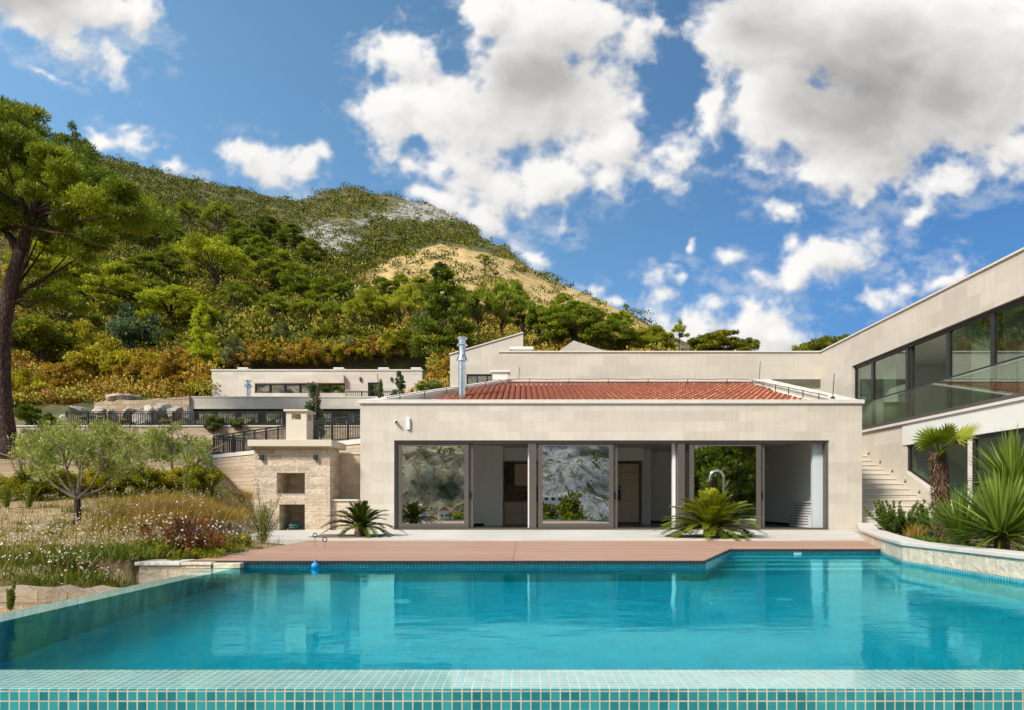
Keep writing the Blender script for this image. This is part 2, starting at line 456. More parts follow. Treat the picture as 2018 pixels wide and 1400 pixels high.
al = np.clip((dens + .10) / 1.0, 0, 1); al = al * al * (3 - 2 * al)
wisp = np.clip(dm + .55 + fbm(wx / 70, wy / 40, 15, 6, .62) * 2.6, 0, 1) * np.clip(fbm(cgx / 60, cgy / 38, 25, 6, .65) * 1.6 + .22, 0, .55)
al = np.maximum(al, wisp * .6)
thick = np.zeros(cgx.shape)
for (cx, cy, rx, ry, rot, k_) in [(1730, 160, 430, 240, -10, 1.0), (1060, 130, 210, 170, 10, .55), (110, 0, 190, 80, 0, .6), (1400, 675, 110, 45, 0, .35)]:
    c_, s_ = math.cos(R(rot)), math.sin(R(rot)); dx, dy = wx - cx, -(wy - cy)
    thick += k_ * np.clip(1 - np.sqrt(((dx * c_ + dy * s_) / rx) ** 2 + ((-dx * s_ + dy * c_) / ry) ** 2), 0, 1)
soft = np.clip(dm + n_a * 1.9, -.5, 2.2)
od = np.zeros(cgx.shape)
for k_ in range(1, 7):                                # light comes from the upper left
    od += np.clip(np.roll(np.roll(soft, int(5 * k_ / CSTEP), 1), int(7 * k_ / CSTEP), 0), 0, 1.6)
od /= 6
rel = np.clip(soft, 0, 1.6) - od
dk = thick * .70 + np.clip(dens, 0, 2.4) * .07 + fbm(cgx / 210, cgy / 150, 55, 5) * .75
sh = np.interp(dk, [.02, .22, .42, .62, .85], [1.0, .93, .76, .56, .42]) * np.clip(1 + rel * .30, .80, 1.10)
ch, cw = al.shape
px_ = np.zeros((ch, cw, 4), np.float32); px_[..., 0] = al; px_[..., 1] = sh; px_[..., 2] = sh; px_[..., 3] = 1
img = bpy.data.images.new('cloud_map', cw, ch, float_buffer=True, is_data=True)
img.pixels.foreach_set(px_[::-1].ravel()); img.pack()
u0, u1 = (-520 - CSTEP / 2 - CX) / F, (-520 + CSTEP * (cw - .5) - CX) / F
v1, v0 = (CY + 420 + CSTEP / 2) / F, (CY + 420 - CSTEP * (ch - .5)) / F
yy = math_(nt, 'MAXIMUM', sx.outputs[1], .08)
cb = N(nt, 'ShaderNodeCombineXYZ')
lk.new(math_(nt, 'DIVIDE', math_(nt, 'SUBTRACT', math_(nt, 'DIVIDE', sx.outputs[0], yy), u0), u1 - u0), cb.inputs[0])
lk.new(math_(nt, 'DIVIDE', math_(nt, 'SUBTRACT', math_(nt, 'DIVIDE', sx.outputs[2], yy), v0), v1 - v0), cb.inputs[1])
it = N(nt, 'ShaderNodeTexImage', image=img, extension='EXTEND', interpolation='Cubic'); lk.new(cb.outputs[0], it.inputs[0])
si = N(nt, 'ShaderNodeSeparateColor'); lk.new(it.outputs[0], si.inputs[0])
# the rest of the sky dome: scattered clouds by direction
nb = noise(nt, tc.outputs['Generated'], 2.6, 5, .58, .4)
alb = math_(nt, 'MULTIPLY', math_(nt, 'SUBTRACT', nb, .47), 7, True)
side = math_(nt, 'MULTIPLY', math_(nt, 'SUBTRACT', sx.outputs[1], .50), 6, True)
vert = math_(nt, 'SUBTRACT', 1.0, math_(nt, 'MULTIPLY', math_(nt, 'SUBTRACT', sx.outputs[2], .64), 10, True), True)
front = math_(nt, 'MULTIPLY', side, vert)
def mixf(f, a, b):
    n = N(nt, 'ShaderNodeMix'); lk.new(f, n.inputs[0])
    for k_, x in ((2, a), (3, b)):
        if isinstance(x, (int, float)): n.inputs[k_].default_value = x
        else: lk.new(x, n.inputs[k_])
    return n.outputs[0]
alpha = mixf(front, alb, si.outputs[0])
shade = mixf(front, 1.25, si.outputs[1])
cl = mixc(nt, 1, (CLOUD_L, CLOUD_L * .985, CLOUD_L * .96), shade, 'MULTIPLY')
elev = ramp(nt, sx.outputs[2], [(.0, (.36, .42, .56)), (.12, (.44, .52, .66)), (.30, (.78, .83, .90)), (.55, (1, 1, 1))])
head = ramp(nt, math_(nt, 'ADD', math_(nt, 'MULTIPLY', sx.outputs[0], .7), .5), [(.1, (1.65, 1.50, 1.34)), (.30, (1.22, 1.20, 1.12)), (.5, (1.0, .98, .96)), (.85, (.52, .64, .76))])
sk = mixc(nt, 1, mixc(nt, 1, sky.outputs[0], elev, 'MULTIPLY'), head, 'MULTIPLY')
blue = mixc(nt, 1, sk, (SKY_S * SKY_T[0], SKY_S * SKY_T[1], SKY_S * SKY_T[2]), 'MULTIPLY')
lk.new(mixc(nt, alpha, blue, cl), bg.inputs[0]); bg.inputs[1].default_value = 1

# ------------------------------------------------------------------ terrain
NEARL = [(3, 1520), (7.38, 1215), (7.55, 1164), (9.5, 1098), (13, 1035), (19, 968), (24, 932), (30, 905), (40, 893), (50, 880)]
NEARM = [(3, 1450), (7, 1200), (9.5, 1110), (13, 1062), (19, 1040), (24, 1026), (30, 1012), (40, 975), (50, 925)]
NEARR = [(3, 1700), (7, 1300), (9.5, 1200), (13, 1120), (19, 1066), (28, 1040), (34, 960), (45, 860)]
TER = {
 -1600: NEARL + [(60, 800), (72, 680), (90, 540), (130, 340), (200, 160), (300, 80), (420, 60), (700, 300)],
 -600: NEARL + [(60, 800), (72, 700), (90, 580), (130, 410), (200, 260), (280, 200), (400, 220), (700, 420)],
 0: NEARL + [(60, 800), (72, 735), (90, 640), (115, 530), (150, 430), (200, 350), (260, 310), (350, 330), (700, 520)],
 200: NEARL + [(60, 800), (75, 735), (95, 640), (130, 530), (180, 430), (260, 350), (360, 313), (440, 330), (700, 520)],
 400: NEARL + [(62, 795), (75, 730), (95, 650), (130, 565), (180, 492), (260, 415), (380, 357), (450, 372), (700, 520)],
 500: NEARM + [(62, 790), (75, 725), (95, 650), (130, 580), (180, 510), (260, 435), (380, 376), (450, 390), (700, 520)],
 585: NEARM + [(62, 785), (75, 720), (95, 650), (130, 585), (180, 515), (260, 445), (400, 393), (450, 398), (700, 520)],
 640: NEARM + [(62, 780), (75, 715), (95, 648), (130, 582), (180, 510), (260, 432), (400, 378), (450, 388), (700, 520)],
 690: NEARM + [(62, 775), (75, 705), (95, 640), (130, 575), (180, 505), (260, 424), (390, 368), (450, 385), (700, 530)],
 770: NEARR + [(62, 772), (75, 703), (95, 638), (130, 575), (180, 510), (260, 438), (370, 390), (450, 410), (700, 540)],
 850: NEARR + [(62, 770), (75, 702), (95, 635), (130, 575), (180, 500), (210, 482), (260, 450), (340, 402), (400, 425), (700, 560)],
 920: NEARR + [(62, 768), (75, 700), (95, 640), (130, 580), (180, 502), (205, 492), (260, 465), (320, 432), (380, 470), (700, 580)],
 1000: NEARR + [(62, 765), (80, 692), (105, 635), (145, 575), (190, 515), (245, 489), (300, 520), (700, 620)],
 1100: NEARR + [(62, 762), (80, 692), (110, 648), (150, 600), (205, 550), (260, 590), (700, 700)],
 1180: NEARR + [(62, 762), (80, 698), (110, 655), (150, 612), (190, 590), (240, 630), (700, 760)],
 1250: NEARR + [(62, 762), (80, 702), (110, 664), (150, 632), (180, 618), (240, 680), (700, 800)],
 1400: NEARR + [(62, 764), (90, 706), (130, 690), (170, 710), (240, 760), (700, 860)],
 1700: NEARR + [(62, 775), (90, 742), (150, 738), (240, 800), (700, 900)],
 3600: NEARR + [(62, 800), (90, 780), (150, 780), (240, 850), (700, 930)]}
TPX = np.array(sorted(TER)); _tab = [(np.log(np.array([d for d, _ in TER[k]], float)), (CY - np.array([y for _, y in TER[k]], float)) / F) for k in sorted(TER)]
def tv(px, D):
    """rise (z-eye)/D of the bare slope at heading px and depth D"""
    px, D = np.broadcast_arrays(np.asarray(px, float), np.asarray(D, float))
    L = np.log(np.clip(D, 3, 700))
    A = np.stack([np.interp(L, a, b) for a, b in _tab])
    i = np.clip(np.searchsorted(TPX, px) - 1, 0, len(TPX) - 2)
    t = np.clip((px - TPX[i]) / (TPX[i + 1] - TPX[i]), 0, 1)
    j = np.indices(px.shape)
    return np.take_along_axis(A, i[None], 0)[0] * (1 - t) + np.take_along_axis(A, i[None] + 1, 0)[0] * t
def tz(X, Y):
    X, Y = np.broadcast_arrays(np.asarray(X, float), np.asarray(Y, float))
    px = CX + F * X / np.maximum(Y, .5)
    z = CH + tv(px, Y) * Y
    amp = np.clip((Y - 6) / 60, .0, 3.2)
    z = z + fbm(X / (4 + Y * .09), Y / (4 + Y * .09), 3) * amp * 1.6 + fbm(X * .9, Y * .9, 9, 3) * .10
    # level pads dug for the pool, the terrace and the houses
    z = np.where((X > -4.4) & (Y < 14.2), -1.75, z)
    z = np.where((X > -6.9) & (Y >= 14.0) & (Y < 19), np.minimum(z, -.06), z)
    z = np.where((X > -7.8) & (Y >= 18.6) & (Y < 28), np.minimum(z, -.06), z)
    z = np.where((X > -6.9) & (X < -4.3) & (Y >= 9.6) & (Y < 14.2), np.minimum(z, np.where(X > -4.85, -.02, .03 + .10 * (-4.85 - X))), z)
    z = np.where((X > -3.5) & (Y >= 28) & (Y < 34), np.minimum(z, 1.5), z)
    z = np.where((X > -30.5) & (X < -9.0) & (Y > 57.3) & (Y < 75.3), np.minimum(z, 7.2), z)
    t_ = np.clip((X + 6.6) / 1.1, 0, 1); t_ = t_ * t_ * (3 - 2 * t_)
    z = np.where((X > -6.6) & (X < -4.3) & (Y < 9.36) & (Y > 7.5), np.minimum(z, z * (1 - t_) - .25 * t_), z)
    z = np.where((X > -5.46) & (X < -4.3) & (Y < 9.36) & (Y > 7.86), np.minimum(z, -.62), z)
    z = np.where((X > -5.62) & (X < -4.3) & (Y >= 9.3) & (Y < 10.5), np.minimum(z, -.03), z)
    return z
def hit(px, py):
    """where the line of sight to a photo pixel first meets the slope"""
    D = np.concatenate([np.linspace(6, 60, 220), np.linspace(60, 460, 700)])
    X = (px - CX) / F * D
    z = tz(X, D); zr = CH + (CY - py) / F * D
    k = np.nonzero(z >= zr)[0]
    k = k[0] if len(k) else len(D) - 1
    return Vector((X[k], D[k], z[k]))

_LX = np.arange(-100, 1420, 6.0); _LD = np.concatenate([np.linspace(40, 120, 260), np.linspace(120.5, 470, 560)])
_LR = np.minimum.accumulate(CY - F * tv(_LX[:, None], _LD[None, :]), axis=1)
def slope_depth(px, y):
    i = int(np.clip(round((px + 100) / 6), 0, len(_LX) - 1)); j = int(np.searchsorted(-_LR[i], -y))
    return _LD[j] if j < len(_LD) else None
us = np.concatenate([np.linspace(-2.9, -.82, 40), np.linspace(-.81, .82, 330), np.linspace(.84, 2.6, 30)])
ds = np.exp(np.linspace(np.log(2.7), np.log(700), 330))
U, DD = np.meshgrid(us, ds)
XX, YY = U * DD, DD
ZZ = tz(XX, YY)
V = np.stack([XX, YY, ZZ], 2).reshape(-1, 3)
nu, nd_ = len(us), len(ds)
ii = np.arange(nd_ - 1)[:, None] * nu + np.arange(nu - 1)[None]
Q = np.stack([ii, ii + 1, ii + nu + 1, ii + nu], 2).reshape(-1, 4)
me = bpy.data.meshes.new('ground')
me.from_pydata(V.tolist(), [], Q.tolist())
PXs = CX + F * U; 
PYs = CY - (ZZ - CH) / DD * F
def band(a, lo, hi, s): return np.clip((a - lo) / s, 0, 1) * np.clip((hi - a) / s, 0, 1)
yt_ = np.interp(PXs, [640, 700, 780, 870, 1000, 1100, 1200, 1280], [566, 546, 508, 482, 510, 558, 602, 645])
dry = np.clip((PYs - yt_) / 7 + .5, 0, 1) * band(PXs, 650, 1310, 60) * np.clip((DD - 118) / 12, 0, 1) * np.clip((270 - DD) / 10, 0, 1)
def blob(cx, cy, rx, ry): return np.clip(1.6 - 1.3 * np.sqrt(((PXs - cx) / rx) ** 2 + ((PYs - cy) / ry) ** 2), 0, 1) * (DD > 90)
rockm = np.maximum.reduce([blob(850, 418, 95, 26), blob(650, 470, 70, 38), blob(290, 490, 50, 24), blob(190, 520, 30, 14), blob(740, 430, 60, 20), blob(440, 590, 50, 14)])
gard = np.clip((34 - DD) / 4, 0, 1)
for nme, arr in (('dry', dry), ('rock', rockm), ('garden', gard)):
    a = me.attributes.new(nme, 'FLOAT', 'POINT'); a.data.foreach_set('value', arr.astype(np.float32).ravel())
me.polygons.foreach_set('use_smooth', [True] * len(me.polygons))
m, nt, nd, lk, b = nmat('hillside_ground')
p = pos(nt)
def attr(n): return N(nt, 'ShaderNodeAttribute', attribute_name=n).outputs['Fac']
n1 = noise(nt, p, .35, 8, .62); n2 = noise(nt, p, .09, 6, .6); n3 = noise(nt, p, 3.5, 6, .6)
base = ramp(nt, n1, [(.3, (.045, .052, .012)), (.5, (.085, .078, .024)), (.72, (.19, .14, .05))])
dryc = ramp(nt, n1, [(.30, (.20, .15, .05)), (.47, (.44, .30, .11)), (.72, (.62, .44, .19))])
rk = ramp(nt, noise(nt, p, .5, 9, .7), [(.35, (.10, .09, .05)), (.5, (.30, .28, .25)), (.68, (.46, .44, .41))])
gc = ramp(nt, n3, [(.25, (.12, .095, .035)), (.45, (.28, .19, .095)), (.72, (.42, .30, .17))])
dmask = math_(nt, 'MULTIPLY', math_(nt, 'ADD', math_(nt, 'MULTIPLY', attr('dry'), 2.0), math_(nt, 'MULTIPLY', math_(nt, 'SUBTRACT', n2, .55), 2.4)), 1.0, True)
rmask = math_(nt, 'MULTIPLY', math_(nt, 'SUBTRACT', math_(nt, 'ADD', math_(nt, 'MULTIPLY', attr('rock'), .42), math_(nt, 'MULTIPLY', noise(nt, p, .13, 7, .66), 1.0)),   .70), 9, True)
c = mixc(nt, dmask, base, dryc); c = mixc(nt, rmask, c, rk); c = mixc(nt, attr('garden'), c, gc)
lk.new(c, b.inputs['Base Color']); b.inputs['Roughness'].default_value = .95
bump(nt, math_(nt, 'ADD', n1, math_(nt, 'MULTIPLY', n3, .15)), .6, .5, b)
me.materials.append(m)
tag(link_mesh('ground', me), kind='structure')
GROUND_MAT = m
# ------------------------------------------------------------------ pool, water, deck, terrace
M['tile'] = mosaic('teal_glass_mosaic', (.008, .16, .18), (.03, .30, .31), (.56, .50, .37))
M['tiletop'] = mosaic('wet_sheen_rim_mosaic', (.20, .52, .53), (.27, .60, .60), (.70, .68, .56), rough=.10, line=.12, coat=.8)  # wet rim tiles; the sky's reflection is painted in as paler colour
M['tilein'] = mosaic('basin_mosaic', (.008, .47, .60), (.014, .54, .66), (.06, .58, .66), line=.10, coat=0, rough=.4)
pool = thing('swimming_pool', 'infinity pool lined with teal glass mosaic in front of the house', 'pool', (0, 3.4, 0))
XL, XR, YN, YF = -4.13, 5.80, 3.73, 9.55
DP = -1.55
basin = MB(); bwall = MB()
edge = [(XL, YN), (XR, YN), (XR, 10.1), (6.43, 11.9), (3.73, 11.9), (2.63, YF), (XL, YF)]
basin.add([(x, y, DP) for x, y in edge], [tuple(range(len(edge)))])
zt_ = [0, None, 0, 0, .075, .075, 0]
for i in range(len(edge)):
    a, c = edge[i], edge[(i + 1) % len(edge)]
    top = {0: -.001, 1: .05, 2: .05, 3: .061, 4: .061, 5: .061, 6: -.001}[i]
    bwall.add([(a[0], a[1], DP), (a[0], a[1], top), (c[0], c[1], top), (c[0], c[1], DP)], [(0, 1, 2, 3)])
basin.obj('basin_floor', M['tilein'], pool)
M['tilewall'] = mosaic('basin_wall_mosaic', (.010, .22, .24), (.02, .30, .31), (.16, .40, .40), line=.10, coat=0, rough=.4)
bwall.obj('basin_wall', M['tilewall'], pool)
MB().box(-4.45, 6.3, 3.36, YN - .001, -1.6, .0).obj('front_rim', M['tiletop'], pool)
MB().box(-4.452, 6.302, 3.352, 3.3585, -1.6, -.004).obj('outer_face', M['tile'], pool)
MB().prism([(-4.43, YN + .001), (XL - .001, YN + .001), (XL - .001, YF), (-4.43, YF)], -1.6, .0).obj('side_rim', M['tiletop'], pool)
st = MB()
for k in range(4):
    y0 = 11.88 - .42 * (k + 1)
    def xl(y): return 2.63 + (y - YF) / (11.9 - YF) * 1.1 + .01
    def xr(y): return (5.8 if y < 10.1 else 5.8 + (y - 10.1) / 1.8 * .63) - .01
    st.prism([(xl(y0), y0), (xr(y0), y0), (xr(11.88), 11.88), (xl(11.88), 11.88)] if k == 0 else [(xl(y0), y0), (xr(y0), y0), (xr(y0 + .42), y0 + .42), (xl(y0 + .42), y0 + .42)], DP, -.18 - .27 * k)
M['tilestep'] = mosaic('step_mosaic', (.62, .90, .88), (.68, .92, .90), (.75, .92, .90), line=.10, coat=0, rough=.4)
st.obj('underwater_step', M['tilein'], pool)
tr_ = MB()
for k in range(4):
    y0 = 11.88 - .42 * (k + 1); y1 = y0 + .24
    tr_.prism([(xl(y0), y0), (xr(y0), y0), (xr(y1), y1), (xl(y1), y1)], -.179 - .27 * k, -.165 - .27 * k)
tr_.obj('step_nosing', M['tilestep'], pool)
MB().box(4.86, 5.0, 11.87, 11.895, .0, .05).obj('skimmer', M['white'], pool, bevel=.006)
for x_ in (3.16, -1.49): MB().lathe([(.0, 0), (.11, 0), (.11, .012), (.10, .02), (0, .02)], (x_, 8.0, DP + .001), 24).obj('floor_drain', M['tilestep'], pool)
bd = MB()
for i, h_ in ((1, .05), (2, .05), (3, .061), (4, .061), (5, .061)):
    a, c = Vector((*edge[i], 0)), Vector((*edge[(i + 1) % len(edge)], 0)); d = (c - a).normalized(); n_ = Vector((-d.y, d.x, 0)) * .003
    bd.add([a + n_ - Vector((0, 0, .1)), a + n_ + Vector((0, 0, h_)), c + n_ + Vector((0, 0, h_)), c + n_ - Vector((0, 0, .1))], [(0, 1, 2, 3)])
bd.obj('waterline_band', mosaic('waterline_mosaic', (.03, .27, .32), (.05, .34, .39), (.42, .58, .58), line=.16), pool)

m, nt, nd, lk, b = nmat('pool_water')
nd.remove(b)
gl = N(nt, 'ShaderNodeBsdfGlass'); gl.inputs['IOR'].default_value = 1.33; gl.inputs['Roughness'].default_value = 0; gl.inputs[0].default_value = (.32, .92, .975, 1)
p = pos(nt)
mp = N(nt, 'ShaderNodeMapping'); mp.inputs['Scale'].default_value = (.55, 1.3, 1); lk.new(p, mp.inputs[0])
h1 = noise(nt, mp.outputs[0], 2.6, 4, .55, .5); h2 = noise(nt, mp.outputs[0], 9, 4, .6, .3)
calm = ramp(nt, noise(nt, p, .45, 3, .5), [(.40, (.12,) * 3), (.62, (1,) * 3)])
hh = math_(nt, 'MULTIPLY', math_(nt, 'ADD', h1, math_(nt, 'MULTIPLY', h2, .42)), calm)
bn = N(nt, 'ShaderNodeBump'); bn.inputs['Strength'].default_value = .10; bn.inputs['Distance'].default_value = .055
lk.new(hh, bn.inputs['Height']); lk.new(bn.outputs[0], gl.inputs['Normal'])
lk.new(gl.outputs[0], nd['Material Output'].inputs[0])
tag(MB().add([(x, y, .0) for x, y in edge], [tuple(range(len(edge)))]).obj('pool_water', m), kind='structure')
sc_w = m

fl = thing('pool_float', 'small blue float ball bobbing by the pool wall under the deck edge', 'float', (-2.98, 9.42, 0))
MB().lathe([(.0, -.04), (.03, -.035), (.055, 0), (.05, .035), (.025, .055), (.018, .06), (.018, .075), (.0, .078)], (-2.98, 9.42, .02), 14).obj('ball', simple('blue_plastic', (.02, .28, .75), .3), fl, smooth=True)
MB().tube([(-2.98, 9.42, .095), (-2.98, 9.46, .11), (-2.98, 9.52, .105)], .004, 5).obj('cord', M['dark'], fl)

# decking
m, nt, nd, lk, b = nmat('red_brown_composite_deck')
p = pos(nt); s = N(nt, 'ShaderNodeSeparateXYZ'); lk.new(p, s.inputs[0])
q = math_(nt, 'DIVIDE', s.outputs[1], .145); fr = math_(nt, 'FRACT', q)
gap = math_(nt, 'GREATER_THAN', math_(nt, 'ABSOLUTE', math_(nt, 'SUBTRACT', fr, .5)), .455)
cbn = N(nt, 'ShaderNodeCombineXYZ'); lk.new(math_(nt, 'FLOOR', q), cbn.inputs[0]); lk.new(math_(nt, 'FLOOR', math_(nt, 'DIVIDE', math_(nt, 'ADD', s.outputs[0], 20.14), 4.0)), cbn.inputs[1])
wn = N(nt, 'ShaderNodeTexWhiteNoise'); lk.new(cbn.outputs[0], wn.inputs[0])
mp = N(nt, 'ShaderNodeMapping'); mp.inputs['Scale'].default_value = (.5, 9, 1); lk.new(p, mp.inputs[0])
c = mixc(nt, wn.outputs['Value'], (.42, .24, .165), (.52, .305, .205))
c = mixc(nt, 1, c, ramp(nt, noise(nt, mp.outputs[0], 2.2, 6, .65), [(.3, (.76, .74, .73)), (.65, (1.06, 1.05, 1.04))]), 'MULTIPLY')
c = mixc(nt, gap, c, (.13, .07, .05))
# screw heads along the joist at a board joint
fx = math_(nt, 'ABSOLUTE', math_(nt, 'ADD', s.outputs[0], .155)); sc_ = math_(nt, 'MULTIPLY', math_(nt, 'LESS_THAN', fx, .012), math_(nt, 'LESS_THAN', math_(nt, 'ABSOLUTE', math_(nt, 'SUBTRACT', fr, .5)), .16))
c = mixc(nt, sc_, c, (.05, .035, .03))
lk.new(c, b.inputs['Base Color']); b.inputs['Roughness'].default_value = .6
bump(nt, math_(nt, 'MULTIPLY', gap, -1), .5, .006, b)
M['deck'] = m
DK = [(-4.80, 9.52), (2.60, 9.52), (3.70, 11.86), (6.40, 11.86), (7.50, 14.28), (-4.62, 14.28)]
tag(MB().prism(DK, .063, .10).obj('deck', M['deck']), kind='structure')
ed = MB()
for a, c in zip(DK[:3], DK[1:4]):
    d = (Vector((*c, 0)) - Vector((*a, 0))).normalized(); n_ = Vector((d.y, -d.x, 0)) * .016
    ed.bar(Vector((*a, .0805)) + n_, Vector((*c, .0805)) + n_, .025, .035)
d0 = Vector((-4.80, 9.52, .0805)); ed.bar(d0 + Vector((-.016, 0, 0)), Vector((-4.636, 14.28, .0805)), .025, .035)
tag(ed.obj('deck_edge', M['dark']), 'dark metal edge trim running round the red brown deck', 'trim')
for (px, py, hgt) in ((621, 1077, .17), (640, 1081, .12)):
    D = .85 * F / (py - CY); x = (px - CX) / F * D
    t = thing('eye_bolt', 'taller steel eye bolt standing on the deck' if hgt > .15 else 'shorter steel eye bolt standing on the deck', 'eye bolt', (x, D, .10), 'eye bolts on the deck')
    MB().tube([(x, D, .10), (x, D, .10 + hgt)], .008, 6).obj('shank', M['steel'], t)
    MB().tube([(x + .04 * math.cos(a), D, .10 + hgt + .04 + .04 * math.sin(a)) for a in [2 * math.pi * k / 14 for k in range(15)]], .009, 6, cap=False).obj('ring', M['dark'], t)

# terrace
m, nt, nd, lk, b = nmat('pale_stone_paving')
p = pos(nt)
br = brick(nt, p, 1.2, .6, .003, (.62, .59, .53), (.55, .52, .46), (.44, .41, .36))
c = mixc(nt, 1, br.outputs['Color'], ramp(nt, noise(nt, p, 2.2, 7, .65), [(.3, (.90, .89, .87)), (.65, (1.03, 1.02, 1.0))]), 'MULTIPLY')
lk.new(c, b.inputs['Base Color']); b.inputs['Roughness'].default_value = .6
bump(nt, math_(nt, 'MULTIPLY', br.outputs['Fac'], -1), .3, .004, b)
TR = [(-6.95, 14.30), (7.55, 14.30), (9.2, 18.5), (12.58, 18.5), (12.58, 19.27), (-8.0, 19.27), (-7.9, 18.3)]
M['pave'] = m
tag(MB().prism(TR, .015, .13).obj('terrace', m), kind='structure')
bed = MB()
for (x0, x1, y0, y1) in ((-5.0, -3.35, 15.0, 16.6), (3.45, 5.15, 14.75, 16.1)):
    bed.add([(x0, y0 + .25, .134), (x0 + .25, y0, .134), (x1 - .25, y0, .134), (x1, y0 + .25, .134), (x1, y1, .134), (x0, y1, .134)], [(0, 1, 2, 3, 4, 5)])
tag(bed.obj('soil', M['soil']), kind='structure')

# planter on the right bank of the pool
pl = thing('stone_planter', 'low rock faced stone planter wall with smooth pale coping right of the pool', 'planter', (6.2, 10, 0))
PO = [(9.75, 19.25), (7.62, 14.9), (6.45, 11.92), (5.82, 10.12), (5.82, 3.2)]
TH = .34
def inset(P, t):
    out = []
    for i, q in enumerate(P):
        q = Vector((*q, 0)); ds_ = []
        if i > 0: ds_.append((q - Vector((*P[i - 1], 0))).normalized())
        if i < len(P) - 1: ds_.append((Vector((*P[i + 1], 0)) - q).normalized())
        n_ = Vector((0, 0, 0))
        for d in ds_: n_ += Vector((-d.y, d.x, 0))
        n_.normalize(); k = 1 / max(.5, n_.dot(Vector((-ds_[0].y, ds_[0].x, 0))))
        q2 = q + n_ * t * k
        out.append((q2.x, q2.y))
    return out
PI_ = inset(PO, TH)
if PI_[-1][0] < PO[-1][0]: PI_ = inset(PO, -TH)
wl = MB(); cp = MB(); tl = MB()
PO2 = inset(PO, -.03) if inset(PO, .05)[-1][0] > PO[-1][0] else inset(PO, .03)
PI2 = inset(PO, TH + .02) if inset(PO, .05)[-1][0] > PO[-1][0] else inset(PO, -TH - .02)
for i in range(len(PO) - 1):
    wl.prism([PO[i], PO[i + 1], PI_[i + 1], PI_[i]], -.35, .275)
    cp.prism([PO2[i], PO2[i + 1], PI2[i + 1], PI2[i]], .278, .335)
wl.obj('wall', M['planter'], pl); cp.obj('coping', M['coping'], pl, bevel=.008)
MB().prism(PI_ + [(12.55, 3.2), (12.55, 18.9), (9.75, 18.9)], -.3, .22).obj('soil_fill', M['soil'], pl)

# low stone wall end at the left corner of the pool, and the rubble wall below the meadow
lw = thing('low_stone_wall', 'short split stone wall with pale coping at the corner of deck and pool', 'wall', (-4.8, 9.4, 0))
MB().box(-5.45, -4.44, 9.35, 9.75, -1.5, .045).box(-4.44, -4.12, 9.56, 9.75, -1.5, .02).obj('stonework', masonry('low_wall_blocks', (.72, .62, .49), (.56, .45, .33), (.50, .41, .31), w=.48, h=.235, mortar=.012, strength=1.0, dist=.06, fine=6), lw)
MB().box(-5.5, -4.86, 9.32, 9.80, .047, .095).obj('coping', M['coping'], lw, bevel=.006)
MB().box(-4.86, -4.42, 9.33, 9.51, .047, .088).box(-4.415, -4.02, 9.36, 9.50, .0, .075).obj('rough_cap', M['planter'], lw, bevel=.012)
rw = MB(); tp_ = [(-9.4, -.06)] + [(-9.2 + k * .19, -.06 + random.uniform(-.03, .025)) for k in range(25)] + [(-4.46, -.09)]
rw.slab([(x, z) for x, z in tp_] + [(-4.46, -.8), (-9.4, -.8)], 7.42, 7.85)
tag(rw.obj('rubble_wall', M['rubble']), 'low brown rubble stone wall holding the flower meadow beside the pool rim', 'wall')
# ------------------------------------------------------------------ pool house
ph = thing('pool_house', 'single storey limestone pool house with red tiled roof and six glass sliding doors', 'house', (2.6, 19.3, .13))
L0, L1, RX = (-4.78, 19.3), (-1.02, 26.85), 9.90
def rz(y): return 3.815 + (y - 19.3) * .268          # underside of the coping
wm = MB()
wm.box(-4.78, -3.79, 19.3, 19.65, .0, 3.815).box(8.94, RX, 19.3, 19.65, .0, 3.815).box(-3.79, 8.94, 19.3, 19.65, 2.745, 3.815)
wm.prism([(-4.60, 19.651), (-4.25, 19.651), (-.60, 26.55), (-.95, 26.85)], .0, [rz(19.65), rz(19.65), rz(26.55), rz(26.85)])
wm.prism([(RX - .35, 19.651), (RX, 19.651), (RX, 26.85), (RX - .35, 26.85)], .0, [rz(19.65), rz(19.65), rz(26.85), rz(26.85)])
wm.box(-.59, RX - .351, 26.55, 26.85, .0, rz(26.85))
wm.obj('wall', M['lime'], ph)
cp = MB()
cp.box(-4.83, RX + .05, 19.24, 19.64, 3.818, 3.93)
def sl_strip(a0, a1, b1, b0, dz0=.0, dz1=.09):
    P = [a0, a1, b1, b0]
    vs = [(x, y, rz(y) + dz0) for x, y in P] + [(x, y, rz(y) + dz1) for x, y in P]
    cp.add(vs, [(3, 2, 1, 0), (4, 5, 6, 7), (0, 1, 5, 4), (1, 2, 6, 5), (2, 3, 7, 6), (3, 0, 4, 7)])
sl_strip((-4.70, 19.645), (-4.20, 19.645), (-.62, 26.48), (-1.03, 26.48), .003, .095)
sl_strip((RX - .42, 19.645), (RX + .05, 19.645), (RX + .05, 26.48), (RX - .42, 26.48), .003, .095)
cp.box(-1.06, RX + .05, 26.485, 26.88, rz(26.6) + .0, rz(26.6) + .10)
cp.obj('coping', M['coping'], ph, bevel=.006)
# gutter apron (white) between coping and tiles
ap = MB()
def tzr(y): return 3.80 + (y - 19.7) * .268
ap.add([(x, y, tzr(y) - .03) for x, y in [(-4.2, 19.66), (RX - .37, 19.66), (RX - .37, 26.5), (-.65, 26.5)]], [(0, 1, 2, 3)])
ap.obj('roof', M['render'], ph)
